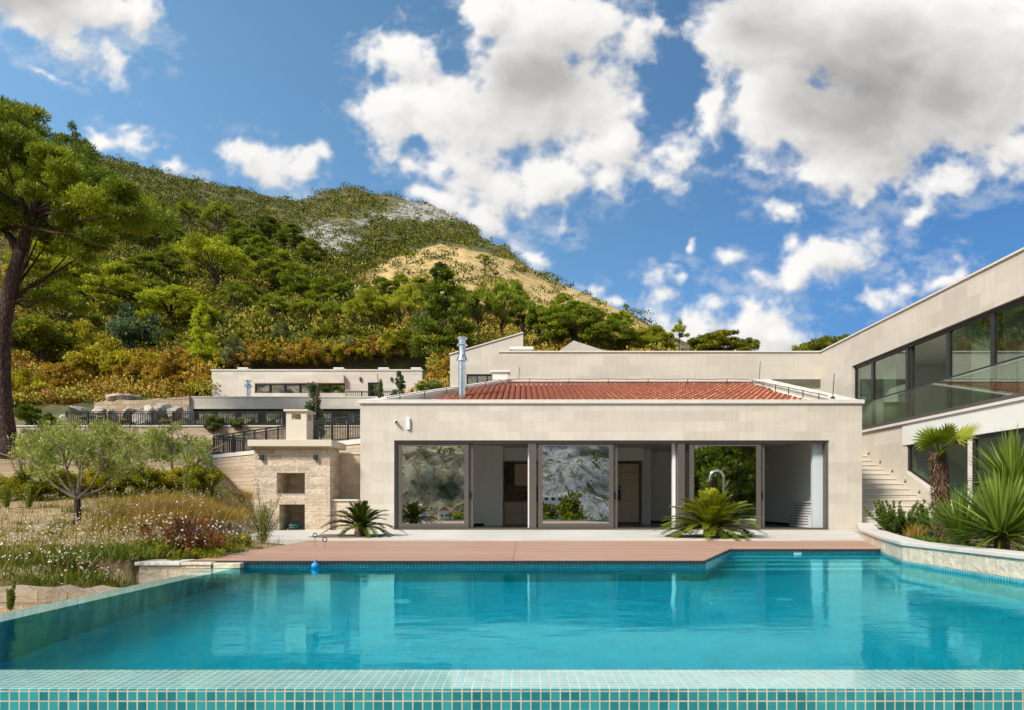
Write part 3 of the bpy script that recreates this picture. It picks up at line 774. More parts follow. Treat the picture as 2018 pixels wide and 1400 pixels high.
# barrel tiles
tm, nt, nd, lk, b = nmat('terracotta_barrel_tiles')
atv = N(nt, 'ShaderNodeAttribute', attribute_name='var')
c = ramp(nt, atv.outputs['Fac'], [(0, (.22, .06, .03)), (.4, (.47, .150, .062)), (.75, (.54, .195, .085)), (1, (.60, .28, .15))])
c = mixc(nt, 1, c, ramp(nt, noise(nt, pos(nt), 9, 6, .65), [(.3, (.55, .52, .50)), (.5, (.95, .95, .95)), (.7, (1.12, 1.10, 1.06))]), 'MULTIPLY')
lk.new(c, b.inputs['Base Color']); b.inputs['Roughness'].default_value = .75
vs, fs, va = [], [], []
pitch, rl, ny0, ny1 = .195, .40, 19.72, 26.30
def lx(y): return -3.25 + (y - 19.75) / 6.65 * 2.0
def rx_(y): return 8.75 + (y - 19.75) / 6.65 * .35
nrow = int((ny1 - ny0) / rl) + 1
for j in range(nrow):
    y0 = ny0 + j * rl; y1 = y0 + rl + .05
    for i in range(-20, 66):
        x = i * pitch
        if x < lx(y0) or x > rx_(y0): continue
        x += random.uniform(-.006, .006); yj = random.uniform(-.012, .012); v = random.random()
        base = len(vs); n = 7
        for (y, r, lift) in ((y0 + yj, .082, .052), (y1 + yj, .066, .004)):
            for k in range(n):
                a = math.pi * k / (n - 1)
                vs.append((x + r * math.cos(a), y, tzr(y) + lift + r * .85 * math.sin(a)))
        for k in range(n - 1): fs.append((base + k, base + n + k, base + n + k + 1, base + k + 1)); va.append(v)
        b2 = len(vs)                                   # thickness of the lower edge; shade under it painted as the darkest tone
        for k in range(n):
            a = math.pi * k / (n - 1)
            vs.append((x + .062 * math.cos(a), y0 + yj, tzr(y0) + .036 + .060 * .7 * math.sin(a)))
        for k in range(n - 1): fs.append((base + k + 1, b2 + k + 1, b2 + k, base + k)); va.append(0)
        xc = x + pitch / 2; b3 = len(vs)               # trough tile between
        for (y, r, lift) in ((y0, .07, .05), (y1, .06, .026)):
            for k in range(5):
                a = math.pi + math.pi * k / 4
                vs.append((xc + r * math.cos(a), y, tzr(y) + lift + r * .6 * math.sin(a)))
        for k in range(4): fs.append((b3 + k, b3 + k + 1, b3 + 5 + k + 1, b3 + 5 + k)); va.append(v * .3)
off = root_loc(ph)
me = bpy.data.meshes.new('roof_tiles'); me.from_pydata([(x - off.x, y - off.y, z - off.z) for x, y, z in vs], [], fs)
a = me.attributes.new('var', 'FLOAT', 'FACE'); a.data.foreach_set('value', va); me.materials.append(tm)
me.polygons.foreach_set('use_smooth', [True] * len(me.polygons))
link_mesh('roof_tiles', me, ph)
fx, fy = -2.04, 21.85; fz = tzr(fy)
MB().lathe([(.24, -.05), (.16, .06), (.115, .10), (.115, .98), (.125, .985), (.125, 1.0), (.115, 1.005), (.115, 1.22), (.19, 1.22), (.19, 1.25), (.125, 1.42), (.115, 1.44), (.115, 1.74), (.18, 1.745), (.18, 1.775), (.125, 1.78), (.125, 1.96), (.175, 1.965), (.175, 2.0), (.05, 2.01)], (fx, fy, fz), 24).obj('flue_pipe', M['steel'], ph, smooth='auto')
MB().box(-1.25, -.62, 26.35, 26.9, rz(26.6) + .05, 6.12).box(-1.33, -.54, 26.28, 26.98, 6.12, 6.20).obj('vent_stack', M['render'], ph)
for (px, py, D, h) in ((748, 781, 20.0, .75), (1022, 750, 26.6, .55), (1496, 752, 26.6, .75), (1641, 786, 20.1, .75)):
    q = at(px, py, D); q.z = (rz(D) + .07)
    MB().tube([q, q + Vector((-.06 if px < 800 else .05, 0, h))], .012, 5).box(q.x - .04, q.x + .04, q.y - .04, q.y + .04, q.z - .01, q.z + .05).obj('lightning_rod', M['dark'], ph)
# lightning conductor cable with clips inside the parapets
cb_ = MB()
path = [(-4.1, 19.75), (-.55, 26.3), (8.9, 26.3), (9.3, 20.2)]
for i in range(3):
    p0, p1 = Vector(path[i]), Vector(path[i + 1]); n = 12
    cb_.tube([(p0.lerp(p1, t / n).x, p0.lerp(p1, t / n).y, rz(p0.lerp(p1, t / n).y) + .13 + .02 * (t % 2)) for t in range(n + 1)], .012, 5)
    for t in range(1, n, 2):
        q = p0.lerp(p1, t / n); cb_.box(q.x - .012, q.x + .012, q.y - .012, q.y + .012, rz(q.y) - .1, rz(q.y) + .15)
cb_.obj('lightning_cable', M['dark'], ph)
# sliding doors: three pairs, closed leaf left, open gap right
Z0, Z1 = .135, 2.745
fr = MB()
fr.box(-3.79, 8.94, 19.36, 19.56, Z1 - .075, Z1 - .002).box(-3.79, -3.72, 19.36, 19.56, Z0 + .05, Z1 - .076).box(8.87, 8.94, 19.36, 19.56, Z0 + .05, Z1 - .076).box(-3.79, 8.94, 19.34, 19.58, Z0, Z0 + .045)
fr.obj('door_frame', M['alu'], ph)
doors = [(-3.71, -1.62), (.43, 2.64), (4.88, 6.98)]
for i, (x0, x1) in enumerate(doors):
    d = MB(); y0, y1 = 19.40, 19.46
    d.box(x0, x0 + .13, y0, y1, Z0 + .05, Z1 - .08).box(x1 - .13, x1, y0, y1, Z0 + .05, Z1 - .08)
    d.box(x0 + .13, x1 - .13, y0, y1, Z0 + .05, Z0 + .17).box(x0 + .13, x1 - .13, y0, y1, Z1 - .16, Z1 - .08)
    dd = d.obj('sliding_door', M['alu'], ph, label=['closed glass leaf at the left end mirroring the rocky slope', 'closed middle glass leaf mirroring trees and white blocks', 'closed glass leaf behind the big cycad mirroring dark trees'][i])
    MB().box(x0 + .13, x1 - .13, y0 + .022, y0 + .038, Z0 + .17, Z1 - .16).obj('pane', M['pane'], dd)
    e = MB(); y2, y3 = 19.47, 19.53                       # second leaf slid open behind the first
    e.box(x1 - .09, x1 + .13, y2, y3, Z0 + .05, Z1 - .08)
    e.box(x0 + .04, x0 + .12, y2, y3, Z0 + .05, Z1 - .08).box(x0 + .12, x1 - .09, y2, y3, Z0 + .05, Z0 + .15).box(x0 + .12, x1 - .09, y2, y3, Z1 - .16, Z1 - .08)
    ee = e.obj('sliding_door', M['alu'], ph, label='leaf slid open behind its neighbour')
    MB().box(x0 + .12, x1 - .09, y2 + .022, y2 + .03, Z0 + .15, Z1 - .16).obj('pane', M['balglass'], ee)
    MB().box(x1 + .02, x1 + .07, y2 - .035, y2 - .001, 1.03, 1.25).obj('handle', M['black'], ee, bevel=.008)
for x in (.17, 4.53):
    MB().box(x, x + .20, 19.38, 19.56, Z0 + .05, Z1 - .08).obj('mullion', M['alu'], ph)
    MB().box(x - (.09 if x > 1 else .045), x - .005, 19.66, 19.80, .135, 2.86).obj('pillar', M['white'], ph)
# room behind the doors
rm = MB()
rm.box(-3.5, 9.2, 25.4, 25.55, .13, 3.2)                               # back wall
rm.box(9.06, 9.2, 19.66, 25.39, .13, 3.2)                              # right wall
MB().box(8.62, 9.05, 19.66, 19.8, .135, 2.86).obj('pier', simple('cool_grey_plaster', (.50, .54, .56), .8, var=.02), ph)
rm.box(-1.35, -.72, 22.6, 25.39, .13, 2.86)                             # wall block beside the kitchen niche
rm.prism([(-3.9, 20.1), (-1.35, 22.6), (-1.35, 22.8), (-4.0, 20.3)], .13, 2.86)
rm.box(4.25, 4.6, 23.9, 25.39, .13, 2.86)
rm.box(-.72, 4.25, 23.3, 25.39, 2.40, 2.86)
rm.obj('interior_wall', M['plaster'], ph)
MB().box(-4.2, 9.2, 19.66, 25.39, 2.87, 2.97).obj('ceiling', M['render'], ph)
MB().box(-4.2, 9.05, 19.66, 25.39, .05, .128).obj('floor', M['floor'], ph)
MB().box(4.6, 8.99, 25.34, 25.39, .13, .22).obj('skirting', M['black'], ph); MB().box(9.0, 9.055, 19.85, 25.39, .13, .22).obj('skirting', M['black'], ph)
MB().bar((-3.85, 20.08, .17), (-1.37, 22.56, .17), .03, .08).obj('skirting', M['black'], ph)

k = thing('kitchen_cabinet', 'beige and walnut kitchen wall unit seen through the left open door', 'kitchen unit', (0, 23.5, .13))
MB().box(-.70, .6, 23.7, 24.3, .13, .95).obj('base_unit', M['cab'], k)
MB().box(-.70, .6, 23.62, 24.3, .951, .99).obj('worktop', M['walnut'], k)
MB().box(-.70, .6, 24.31, 24.36, .99, 1.52).obj('splashback', M['walnut'], k)
MB().box(-.32, .6, 23.95, 24.3, 1.53, 2.32).obj('wall_unit', M['cab'], k)
sh = MB(); sh.box(-.70, -.34, 24.28, 24.3, 1.53, 2.32)
for z in (1.53, 1.78, 2.04, 2.30): sh.box(-.70, -.34, 23.97, 24.27, z, z + .02)
sh.obj('open_shelf', M['walnut'], k)
MB().box(.02, .38, 24.25, 24.30, 1.22, 1.27).box(.02, .38, 24.25, 24.30, 1.10, 1.15).obj('towel_rail', M['black'], k)
MB().box(-.7, .6, 23.69, 23.698, .53, .54).box(-.045, -.035, 23.69, 23.698, .2, .93).obj('joint', M['walnut'], k)
k = thing('tall_cabinet', 'tall beige kitchen unit with a black built in oven behind the middle open door', 'kitchen unit', (3.5, 23.5, .13))
MB().box(2.9, 4.12, 23.6, 24.2, .22, 2.30).obj('carcass', M['cab'], k)
MB().box(2.88, 4.22, 23.58, 24.2, 2.31, 2.40).box(4.13, 4.22, 23.58, 24.2, .13, 2.305).box(2.9, 4.12, 23.66, 24.2, .13, .215).obj('surround', M['walnut'], k)
ov = MB().box(2.92, 3.46, 23.575, 23.598, 1.0, 1.50).obj('oven', M['black'], k, bevel=.004)
MB().box(2.95, 3.43, 23.55, 23.574, 1.415, 1.435).obj('handle', M['steel'], ov)
MB().box(3.475, 3.485, 23.592, 23.599, .24, 2.28).box(2.92, 4.10, 23.592, 23.599, .975, .985).box(3.49, 4.10, 23.592, 23.599, 1.985, 1.995).obj('joint', M['walnut'], k)
rc = thing('radiator_cover', 'white radiator cover with offset horizontal slots by the right room wall', 'radiator', (9, 21.2, .13))
MB().box(8.93, 9.055, 20.2, 22.2, .135, .92).box(8.88, 9.055, 20.15, 22.25, .921, .95).obj('panel', M['white'], rc, bevel=.004)
s_ = MB()
for q in range(4): s_.box(8.924, 8.9295, 20.2, 21.75, .56 + .085 * q, .578 + .085 * q); s_.box(8.924, 8.9295, 20.7, 22.15, .22 + .085 * q, .238 + .085 * q)
s_.obj('slot', M['black'], rc)
for (y, lab) in ((20.25, 'white up and down wall lamp above the radiator cover'), (24.5, 'white up and down wall lamp deeper in the room')):
    t = thing('wall_lamp', lab, 'wall lamp', (9.0, y, 2.2), 'wall lamps in the right room')
    b_ = MB()
    b_.box(8.93, 8.95, y - .12, y + .12, 2.13, 2.32).box(8.951, 9.055, y - .12, y - .10, 2.13, 2.32).box(8.951, 9.055, y + .10, y + .12, 2.13, 2.32)
    b_.obj('shade', M['white'], t); MB().box(9.03, 9.056, y - .04, y + .04, 2.19, 2.26).obj('bracket', M['steel'], t)
for (x, y, z, lab) in ((8.2, 25.36, .5, 'double white socket low on the back wall of the right room'), (-2.3, 21.93, 1.62, 'white thermostat panel on the wall behind the left opening'), (6.0, 25.36, .5, 'single white socket low on the back wall behind the middle opening')):
    t = thing('wall_socket', lab, 'wall socket', (x, y, z))
    MB().box(x - .09, x + .09, y, y + .025, z - .06, z + .06).obj('plate', M['white'], t, bevel=.006)
    MB().lathe([(.03, 0), (.03, .004), (.0, .004)], (x, y - .004, z), 12).obj('contact', M['dark'], t)

# things mounted on the pool house front
t = thing('security_camera', 'small white bullet security camera on the pool house front', 'camera', (-3.72, 19.2, 3.27))
MB().lathe([(.045, -.02), (.05, 0), (.02, .02), (0, .02)], (-3.75, 19.27, 3.30), 14).obj('mount', M['white'], t, smooth='auto')
MB().tube([(-3.75, 19.26, 3.29), (-3.70, 19.14, 3.265)], .042, 14).obj('body', M['white'], t, smooth='auto')
MB().tube([(-3.70, 19.139, 3.265), (-3.697, 19.132, 3.264)], .032, 12).obj('lens', M['black'], t)
t = thing('alarm_box', 'slim white upright sensor box beside the security camera', 'sensor', (-3.4, 19.27, 3.2))
MB().box(-3.42, -3.32, 19.22, 19.299, 3.06, 3.40).obj('case', M['white'], t, bevel=.01)
MB().box(-3.40, -3.34, 19.214, 19.219, 3.30, 3.36).obj('sensor', M['render'], t)
t = thing('outdoor_shower', 'polished steel gooseneck water spout standing behind the right cycad', 'shower', (5.68, 16.7, .13))
x, y = 5.12, 16.9
MB().tube([(x, y, .13), (x, y, 1.58)] + [(x - .17 + .17 * math.cos(a), y, 1.58 + .17 * math.sin(a)) for a in [math.pi * q / 10 for q in range(1, 11)]] + [(x - .34, y, 1.50)], .03, 12).obj('pipe', M['steel'], t, smooth='auto')
MB().lathe([(.09, 0), (.09, .015), (.04, .03)], (x, y, .13), 18).obj('base_plate', M['steel'], t)
t = thing('garden_spotlight', 'small black garden spotlight on a spike at the bed of the right cycad', 'spotlight', (5.1, 14.9, .13))
MB().tube([(5.02, 14.85, .13), (5.02, 14.85, .26)], .01, 6).obj('spike', M['black'], t)
MB().tube([(5.04, 14.80, .27), (4.96, 14.90, .30)], .028, 10).obj('lamp_head', M['black'], t)

# ------------------------------------------------------------------ barbecue
bq = thing('stone_barbecue', 'tan split stone outdoor fireplace with slab top and cream chimney', 'barbecue', (-6.6, 19, .13))
w_ = MB(); X0, X1, Yf, Yb, ZT = -7.73, -5.55, 18.9, 19.95, 2.44
o1 = (-7.08, -6.27, 1.17, 1.78); o2 = (-7.0, -6.26, .135, .87)
w_.box(X0, o1[0], Yf, Yb, -.2, ZT).box(o1[1], X1, Yf, Yb, -.2, ZT)
w_.box(o1[0], o1[1], Yf, Yb, 1.78, ZT).box(o1[0], o1[1], Yf, Yb, .87, 1.16)
w_.box(o1[0], o1[1], Yb - .12, Yb, .0, .869).box(o1[0], o1[1], Yb - .12, Yb, 1.161, 1.779)
w_.box(o1[0], -7.0, Yf, Yb - .121, .0, .869).box(-6.27, o1[1], Yf, Yb - .121, .0, .869)
w_.obj('stonework', M['bbq'], bq)
MB().box(o1[0] - .01, o1[1] + .01, Yf - .015, Yb - .13, 1.1605, 1.175).obj('shelf', M['coping'], bq)
MB().prism([(-7.80, 18.62), (-5.42, 18.62), (-5.42, 20.15), (-7.80, 20.15)], 2.515, 2.70).obj('slab', M['cream'], bq, bevel=.01)
MB().box(X0 + .03, X1 - .03, Yf + .03, Yb - .02, 2.44, 2.515).obj('neck', M['cream'], bq)
c_ = MB(); cx0, cx1, cy0, cy1, cz0, cz1, t_ = -6.88, -6.29, 19.1, 19.72, 2.70, 3.56, .14
hz0, hz1 = 3.33, 3.50
c_.box(cx0, cx1, cy0, cy1, cz0, hz0)
for (a, b_) in ((cx0, cx0 + t_ + .02), (cx1 - t_ - .02, cx1)):
    c_.box(a, b_, cy0, cy0 + t_, hz0, hz1); c_.box(a, b_, cy1 - t_, cy1, hz0, hz1)
c_.box(cx0, cx1, cy0, cy1, hz1, cz1)
c_.obj('chimney', M['cream'], bq)
MB().box(cx0 - .06, cx1 + .06, cy0 - .06, cy1 + .06, cz1, cz1 + .06).obj('cap', M['cream'], bq, bevel=.01)
sd = thing('stone_counter', 'stone washing counter with tall back wall between barbecue and pool house', 'counter', (-5.1, 19.6, .13))
MB().box(-5.545, -4.80, 19.05, 19.9, -.1, .97).obj('base', M['bbq'], sd)
MB().box(-5.545, -4.79, 19.0, 19.9, .972, 1.02).obj('worktop', M['coping'], sd)
M['bbq2'] = masonry('squared_limestone', (.62, .50, .36), (.50, .38, .26), (.64, .55, .43), w=.34, h=.30)
MB().box(-5.545, -4.62, 19.91, 20.2, -.1, 2.38).obj('back_wall', M['bbq2'], sd)
MB().box(-5.545, -4.60, 19.88, 20.25, 2.382, 2.43).obj('coping', M['coping'], sd)
MB().tube([(-4.98, 19.05, .80), (-4.98, 18.97, .80), (-4.98, 18.94, .74)], .014, 6).tube([(-5.01, 18.99, .84), (-4.95, 18.99, .84)], .01, 6).obj('tap', M['steel'], sd)
for (px, lab) in ((517, 'left black cube wall lamp on the barbecue front'), (623, 'right black cube wall lamp on the barbecue front')):
    q = at(px, 902, 18.9)
    t = thing('wall_lamp', lab, 'wall lamp', (q.x, 18.85, q.z), 'wall lamps on the barbecue')
    MB().box(q.x - .05, q.x + .05, 18.79, 18.88, q.z - .075, q.z + .075).obj('housing', M['dark'], t, bevel=.006)
    MB().box(q.x - .03, q.x + .03, 18.881, 18.899, q.z - .05, q.z + .05).obj('bracket', M['black'], t)
hs = MB(); pts = []
for k in range(120):
    a = k * .42; r_ = .17 + .03 * math.sin(k * .3)
    pts.append((-6.72 + r_ * math.cos(a) * 1.2, 19.25 + r_ * math.sin(a) * .7, .16 + .0011 * k + .01 * math.sin(k)))
tag(hs.tube(pts, .013, 5).obj('garden_hose', simple('green_hose', (.01, .10, .08), .4)), 'coiled dark green garden hose lying in the lower barbecue opening', 'hose')

# ------------------------------------------------------------------ villa: right wing and rear block
vl = thing('villa', 'two storey pale limestone villa with long glazed upper floor along the right', 'house', (14, 20, .13))
WX = 12.6
w_ = MB()
w_.box(WX, WX + .35, 5, 27.999, 6.15, 7.28)
w_.box(WX, WX + .35, 25.32, 27.999, 3.52, 6.149)
w_.plate([(28, -.1), (28, 3.5), (21.9, 3.5), (21.9, 2.81), (21.72, 2.81), (21.72, 1.90), (17.85, .13), (17.85, -.1)], WX, WX + .35)
w_.box(-1.0, WX + .35, 28.0, 28.35, 6.15, 7.28).box(-1.0, 8.6, 28.0, 28.35, 1.2, 6.149)
rb_ = MB().box(-3.35, -1.001, 30.0, 30.3, 1.2, 5.9)
rb_.slab([(-3.35, 7.62), (-.02, 8.60), (-.02, 7.0), (-1.0, 7.0), (-1.0, 6.75), (-2.6, 6.75), (-2.6, 5.9), (-3.35, 5.9)], 30.0, 30.3)
rb_.plate([(30.3, 1.2), (30.3, 7.6), (38, 7.6), (38, 1.2)], -3.35, -3.0)
rb_.obj('rear_block', M['limew'], vl)
MB().bar((-3.38, 30.15, 7.65), (-.02, 30.15, 8.64), .40, .05).obj('rear_coping', M['coping'], vl)
MB().slab([(1.95, 7.0), (1.95, 9.95), (3.02, 10.72), (5.4, 9.95), (5.4, 7.0)], 40, 43).obj('rear_gable', M['limew'], vl)
w_.box(WX, WX + .35, 5, 8.0, -.1, 6.149)
w_.obj('wall', M['limew'], vl)
MB().box(WX + .352, 18, 5, 5.3, -.1, 7.28).obj('end_wall', M['limew'], vl)
c_ = MB().box(WX - .05, WX + .42, 4.95, 27.94, 7.285, 7.34).box(-1.05, WX + .42, 27.95, 28.4, 7.285, 7.34)
MB().box(WX - .09, WX + .2, 8, 27.99, 3.51, 3.59).obj('balcony_ledge', M['coping'], vl)
MB().bar((WX + .06, 21.80, 1.90), (WX + .06, 17.8, .09), .2, .07, up=(1, 0, 0)).obj('sill', M['coping'], vl)
c_.obj('coping', M['coping'], vl)
MB().box(WX - .03, WX + .35, 8.0, 21.899, 2.812, 3.505).obj('fascia', M['render'], vl)
MB().box(8.6, WX + .1, 28.351, 30.4, 6.16, 6.3).obj('soffit', M['render'], vl)
MB().box(8.55, WX + 3, 30.4, 30.6, 1.2, 6.159).obj('recess_wall', M['limew'], vl)
fw = MB().box(9.6, 12.2, 30.33, 30.399, 3.6, 5.9).obj('window', M['dark'], vl)
MB().box(9.7, 12.1, 30.32, 30.329, 3.7, 5.8).obj('pane', M['panefar'], fw)
MB().box(1.2, WX - .001, 26.9, 30.39, 3.3, 3.5).obj('upper_terrace', M['pave'], vl)
MB().box(-.5, .35, 28.4, 29.3, 7.32, 7.5).box(-.6, .42, 28.35, 29.4, 7.5, 7.62).obj('vent_stack', M['render'], vl)
MB().box(11.0, 11.9, 29.6, 30.4, 7.3, 7.55).box(10.9, 12.0, 29.5, 30.5, 7.55, 7.64).obj('vent_stack', M['render'], vl)
MB().lathe([(.1, 0), (.1, .35), (.15, .36), (.15, .42), (.1, .44), (.1, .55), (.13, .56), (.02, .58)], (6.9, 30.5, 7.3), 14).obj('flue_pipe', M['steel'], vl, smooth='auto')
q = MB().add([(7.4, 32, 7.4), (8.6, 32, 7.4), (8.6, 32, 7.9), (7.4, 34, 7.4), (8.6, 34, 7.4), (8.6, 34, 7.9)], [(0, 1, 2), (5, 4, 3), (0, 2, 5, 3), (1, 4, 5, 2), (0, 3, 4, 1)])
q.obj('roof_ridge', M['limew'], vl)
# upper left window of the rear block
fw = MB()
x0, x1, z0, z1 = -2.6, -1.001, 5.9, 6.75
fw.box(x0, x1, 30.06, 30.2, z1 - .06, z1).box(x0, x0 + .06, 30.06, 30.2, z0, z1 - .061)
for x in (-2.15, -1.7, -1.4): fw.box(x, x + .07, 30.06, 30.2, z0, z1 - .061)
fw = fw.obj('window', M['dark'], vl)
MB().box(x0 + .06, x1, 30.14, 30.15, z0, z1 - .06).obj('pane', M['panefar'], fw)
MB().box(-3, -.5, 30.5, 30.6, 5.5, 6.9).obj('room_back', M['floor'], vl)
# upper window wall
YS = [25.30, 24.05, 21.87, 19.76, 17.88, 16.0, 14.1, 12.2, 10.3, 8.01]
for i in range(len(YS) - 1):
    a, b_ = YS[i], YS[i + 1]
    f_ = MB(); xa, xb = WX + .10, WX + .19
    wd = .075 if i % 2 else .06
    f_.box(xa, xb, a - wd, a, 3.6, 6.149).box(xa, xb, b_, b_ + wd, 3.6, 6.149).box(xa, xb, b_ + wd, a - wd, 6.03, 6.149).box(xa, xb, b_ + wd, a - wd, 3.6, 3.69)
    if i % 2 == 0 and i > 0: f_.box(xb, xb + .08, a - .17, a - .09, 3.7, 6.1)
    f_ = f_.obj('window', M['dark'], vl)
    if i != 2: MB().box(WX + .14, WX + .152, b_ + wd, a - wd, 3.69, 6.03).obj('pane', M['paneside'], f_)
r_ = MB()
r_.box(WX + .36, 18, 5.31, 27.99, 6.2, 6.3).box(17.6, 17.8, 5.31, 27.99, 3.61, 6.19).box(WX + .36, 17.59, 25.35, 25.5, 3.61, 6.19).box(WX + 3.4, 17.59, 21.75, 21.9, 3.61, 6.19).box(WX + .9, 17.59, 17.8, 17.95, 3.61, 6.19).box(WX + .36, 17.59, 8.05, 8.2, 3.61, 6.19)
r_.box(17.6, 17.8, 5.31, 27.99, .2, 3.29).box(WX + .36, 17.59, 21.95, 22.1, .2, 3.29).box(WX + .36, 17.59, 8.05, 8.2, .2, 3.29)
r_.obj('interior_wall', M['plaster'], vl)
MB().box(WX + .36, 17.6, 5.31, 27.99, 3.3, 3.5).box(WX + .36, 17.6, 5.31, 21.9, .0, .15).obj('floor', M['coping'], vl)
# lower windows
f_ = MB(); xa, xb = WX + .05, WX + .16
f_.bar((WX + .105, 21.68, 1.95), (WX + .105, 18.9, .67), .11, .07, up=(1, 0, 0)).box(xa, xb, 21.65, 21.72, 1.95, 2.805).box(xa, xb, 18.9, 21.649, 2.73, 2.805)
f_.box(xa, xb, 18.82, 18.9, .62, 2.805)
f_ = f_.obj('window', M['dark'], vl)
MB().plate([(21.65, 1.97), (21.65, 2.73), (18.9, 2.73), (18.9, .71)], WX + .10, WX + .11).obj('pane', M['paneside'], f_)
MB().box(WX + .06, WX + .3, 18.62, 18.81, .2, 2.8).obj('pillar', M['coping'], vl)
LS = [18.60, 17.35, 15.7, 13.9, 12.0, 10.1, 8.01]
for i in range(len(LS) - 1):
    a, b_ = LS[i], LS[i + 1]
    f_ = MB().box(xa, xb, a - .08, a, .15, 2.805).box(xa, xb, b_, b_ + .08, .15, 2.805).box(xa, xb, b_ + .08, a - .08, 2.70, 2.805).box(xa, xb, b_ + .08, a - .08, .15, .26).obj('window', M['dark'], vl)
    MB().box(WX + .10, WX + .11, b_ + .08, a - .08, .26, 2.70).obj('pane', M['paneside'], f_)
# curtains
def curtain(y0, y1, z0, z1, lab):
    b_ = MB(); n = int((y1 - y0) / .02); P = []
    for k in range(n + 1):
        y = y0 + (y1 - y0) * k / n; P.append((WX + .5 + .05 * math.sin(y * 42) + .02 * math.sin(y * 17), y))
    vs = [(x, y, z0) for x, y in P] + [(x, y, z1) for x, y in P]
    vs += [(x + .012, y, z) for x, y, z in vs]; m_ = n + 1
    b_.add(vs, [(k, k + 1, m_ + k + 1, m_ + k) for k in range(n)] + [(2 * m_ + k + 1, 2 * m_ + k, 3 * m_ + k, 3 * m_ + k + 1) for k in range(n)])
    tag(b_.obj('curtain', simple('pale_green_curtain', (.62, .66, .50), .8), smooth=True), lab, 'curtain')
curtain(18.4, 19.3, 3.55, 6.12, 'pale green curtain hanging behind the upper window left of the fourth mullion')
curtain(23.2, 24.0, 3.55, 6.12, 'pale curtain behind the second upper window from the left end')
# glass balustrade
bl = thing('glass_balustrade', 'frameless glass balcony balustrade with thin dark handrail along the upper floor', 'railing', (12.5, 18, 3.6))
JS = [25.2, 23.7, 22.0, 20.3, 18.5, 16.8, 15.1, 13.4, 11.7, 10.0, 8.3]
for a, b_ in zip(JS[:-1], JS[1:]):
    MB().box(12.556, 12.572, b_ + .012, a, 3.70, 4.585).obj('glass_panel', M['balglass'], bl)
MB().box(12.545, 12.585, 8.3, 25.2, 4.59, 4.625).obj('handrail', M['dark'], bl)
MB().box(12.54, 12.59, 8.3, 25.2, 3.592, 3.70).obj('base_channel', M['alu'], bl)
# outdoor stair
stt = thing('stone_staircase', 'pale stone outdoor stair climbing between pool house and villa wing', 'stairs', (11.2, 22, .13))
tr = MB(); rs = MB(); kk = 18
for k in range(1, kk + 1):
    y = 19.28 + (k - 1) * .38; z = .13 + k * .18
    x1 = WX - .002
    rs.box(RX + .003, x1, y, 26.88 if k == kk else y + .38 + .01, max(.0, z - .9), z - .042)
    tr.box(RX + .003, x1, y - .025, (26.88 if k == kk else y + .38), z - .04, z)
rs.obj('riser', M['limew'], stt); tr.obj('tread', M['coping'], stt)
for i, (u, v) in enumerate(((1068, 865), (1127, 909), (1189, 955), (1255, 1007), (1327, 1061))):
    px, py = 1300 + u / 2.592, 560 + v / 2.592
    Y = WX * F / (px - CX); z = CH + (CY - py) / F * Y
    t = thing('step_light', ['topmost', 'second from the top', 'middle', 'second from the bottom', 'lowest'][i] + ' of the small dark step lights set in the stair side wall', 'step light', (WX, Y, z), 'step lights beside the stair')
    MB().box(WX - .012, WX - .001, Y - .045, Y + .045, z - .045, z + .045).obj('cover', M['black'], t)
    MB().box(WX - .016, WX - .0125, Y - .03, Y + .03, z + .01, z + .03).obj('lens', M['white'], t)
# ------------------------------------------------------------------ neighbour's villa on the slope
nv = thing('neighbouring_villa', 'two storey pale villa with long dark windows on the slope left behind the barbecue', 'house', (-20, 58, 7))
def X_(px, D): return (px - CX) / F * D
def Z_(py, D): return CH + (CY - py) / F * D
w_ = MB(); D1 = 57.0
za, zb = Z_(806, D1), Z_(784, D1)
w_.box(X_(367, D1), -10.5, D1, D1 + .4, za, zb)
w_.box(X_(367, D1), X_(367, D1) + .4, D1 + .401, D1 + 9, za, zb)
w_.box(X_(381, D1), -10.5, D1 + 3.5, D1 + 3.8, 4.5, za)
D2 = 63.0
ux0, ux1 = X_(417, D2), X_(832, D2)
zt, zm = Z_(731, D2), Z_(779, D2)
f0, f1 = X_(502, D2), X_(680, D2)
wz0, wz1 = Z_(775, D2), Z_(757, D2)
g0, g1 = X_(725, D2), X_(752, D2); gz1 = Z_(754, D2)
w_.box(ux0, f0, D2, D2 + .4, zm - 2, zt).box(f0, f1, D2, D2 + .4, wz1, zt).box(f0, f1, D2, D2 + .4, zm - 2, wz0)
w_.box(f1, g0, D2, D2 + .4, zm - 2, zt).box(g0, g1, D2, D2 + .4, gz1, zt).box(g1, ux1, D2, D2 + .4, zm - 2, zt)
w_.box(ux1 - .4, ux1, D2 + .401, D2 + 9, zm - 2, zt).box(ux0, ux0 + .4, D2 + .401, D2 + 9, zm - 2, zt)
w_.box(ux0 + .41, ux1 - .41, D2 + .41, D2 + 9, zt - .5, zt - .3)
w_.obj('wall', M['limew'], nv)
c_ = MB().box(X_(366, D1) - .05, -10.5, D1 - .05, D1 + .5, zb + .005, zb + .10).box(ux0 - .08, ux1 + .08, D2 - .08, D2 + .5, zt + .005, zt + .12)
MB().box(f0, f1, D2 - .5, D2 - .005, wz1 + .02, Z_(741, D2)).obj('fascia', M['limew'], nv)
c_.obj('coping', M['coping'], nv)
rt = MB()
n = 110; xs0, xs1 = X_(545, 58), X_(712, 58)
for k in range(n):
    x = xs0 + (xs1 - xs0) * k / n
    rt.tube([(x, D1 + .6, zb + .05), (x, D2 - .7, zb + .75)], [.10, .09], 6)
rt.box(X_(400, D1), -10.5, D1 + .5, D1 + .55, zb - .3, zb + .02)
M['terra_far'] = simple('terracotta_tiles', (.42, .13, .06), .8, var=.2, scale=4)
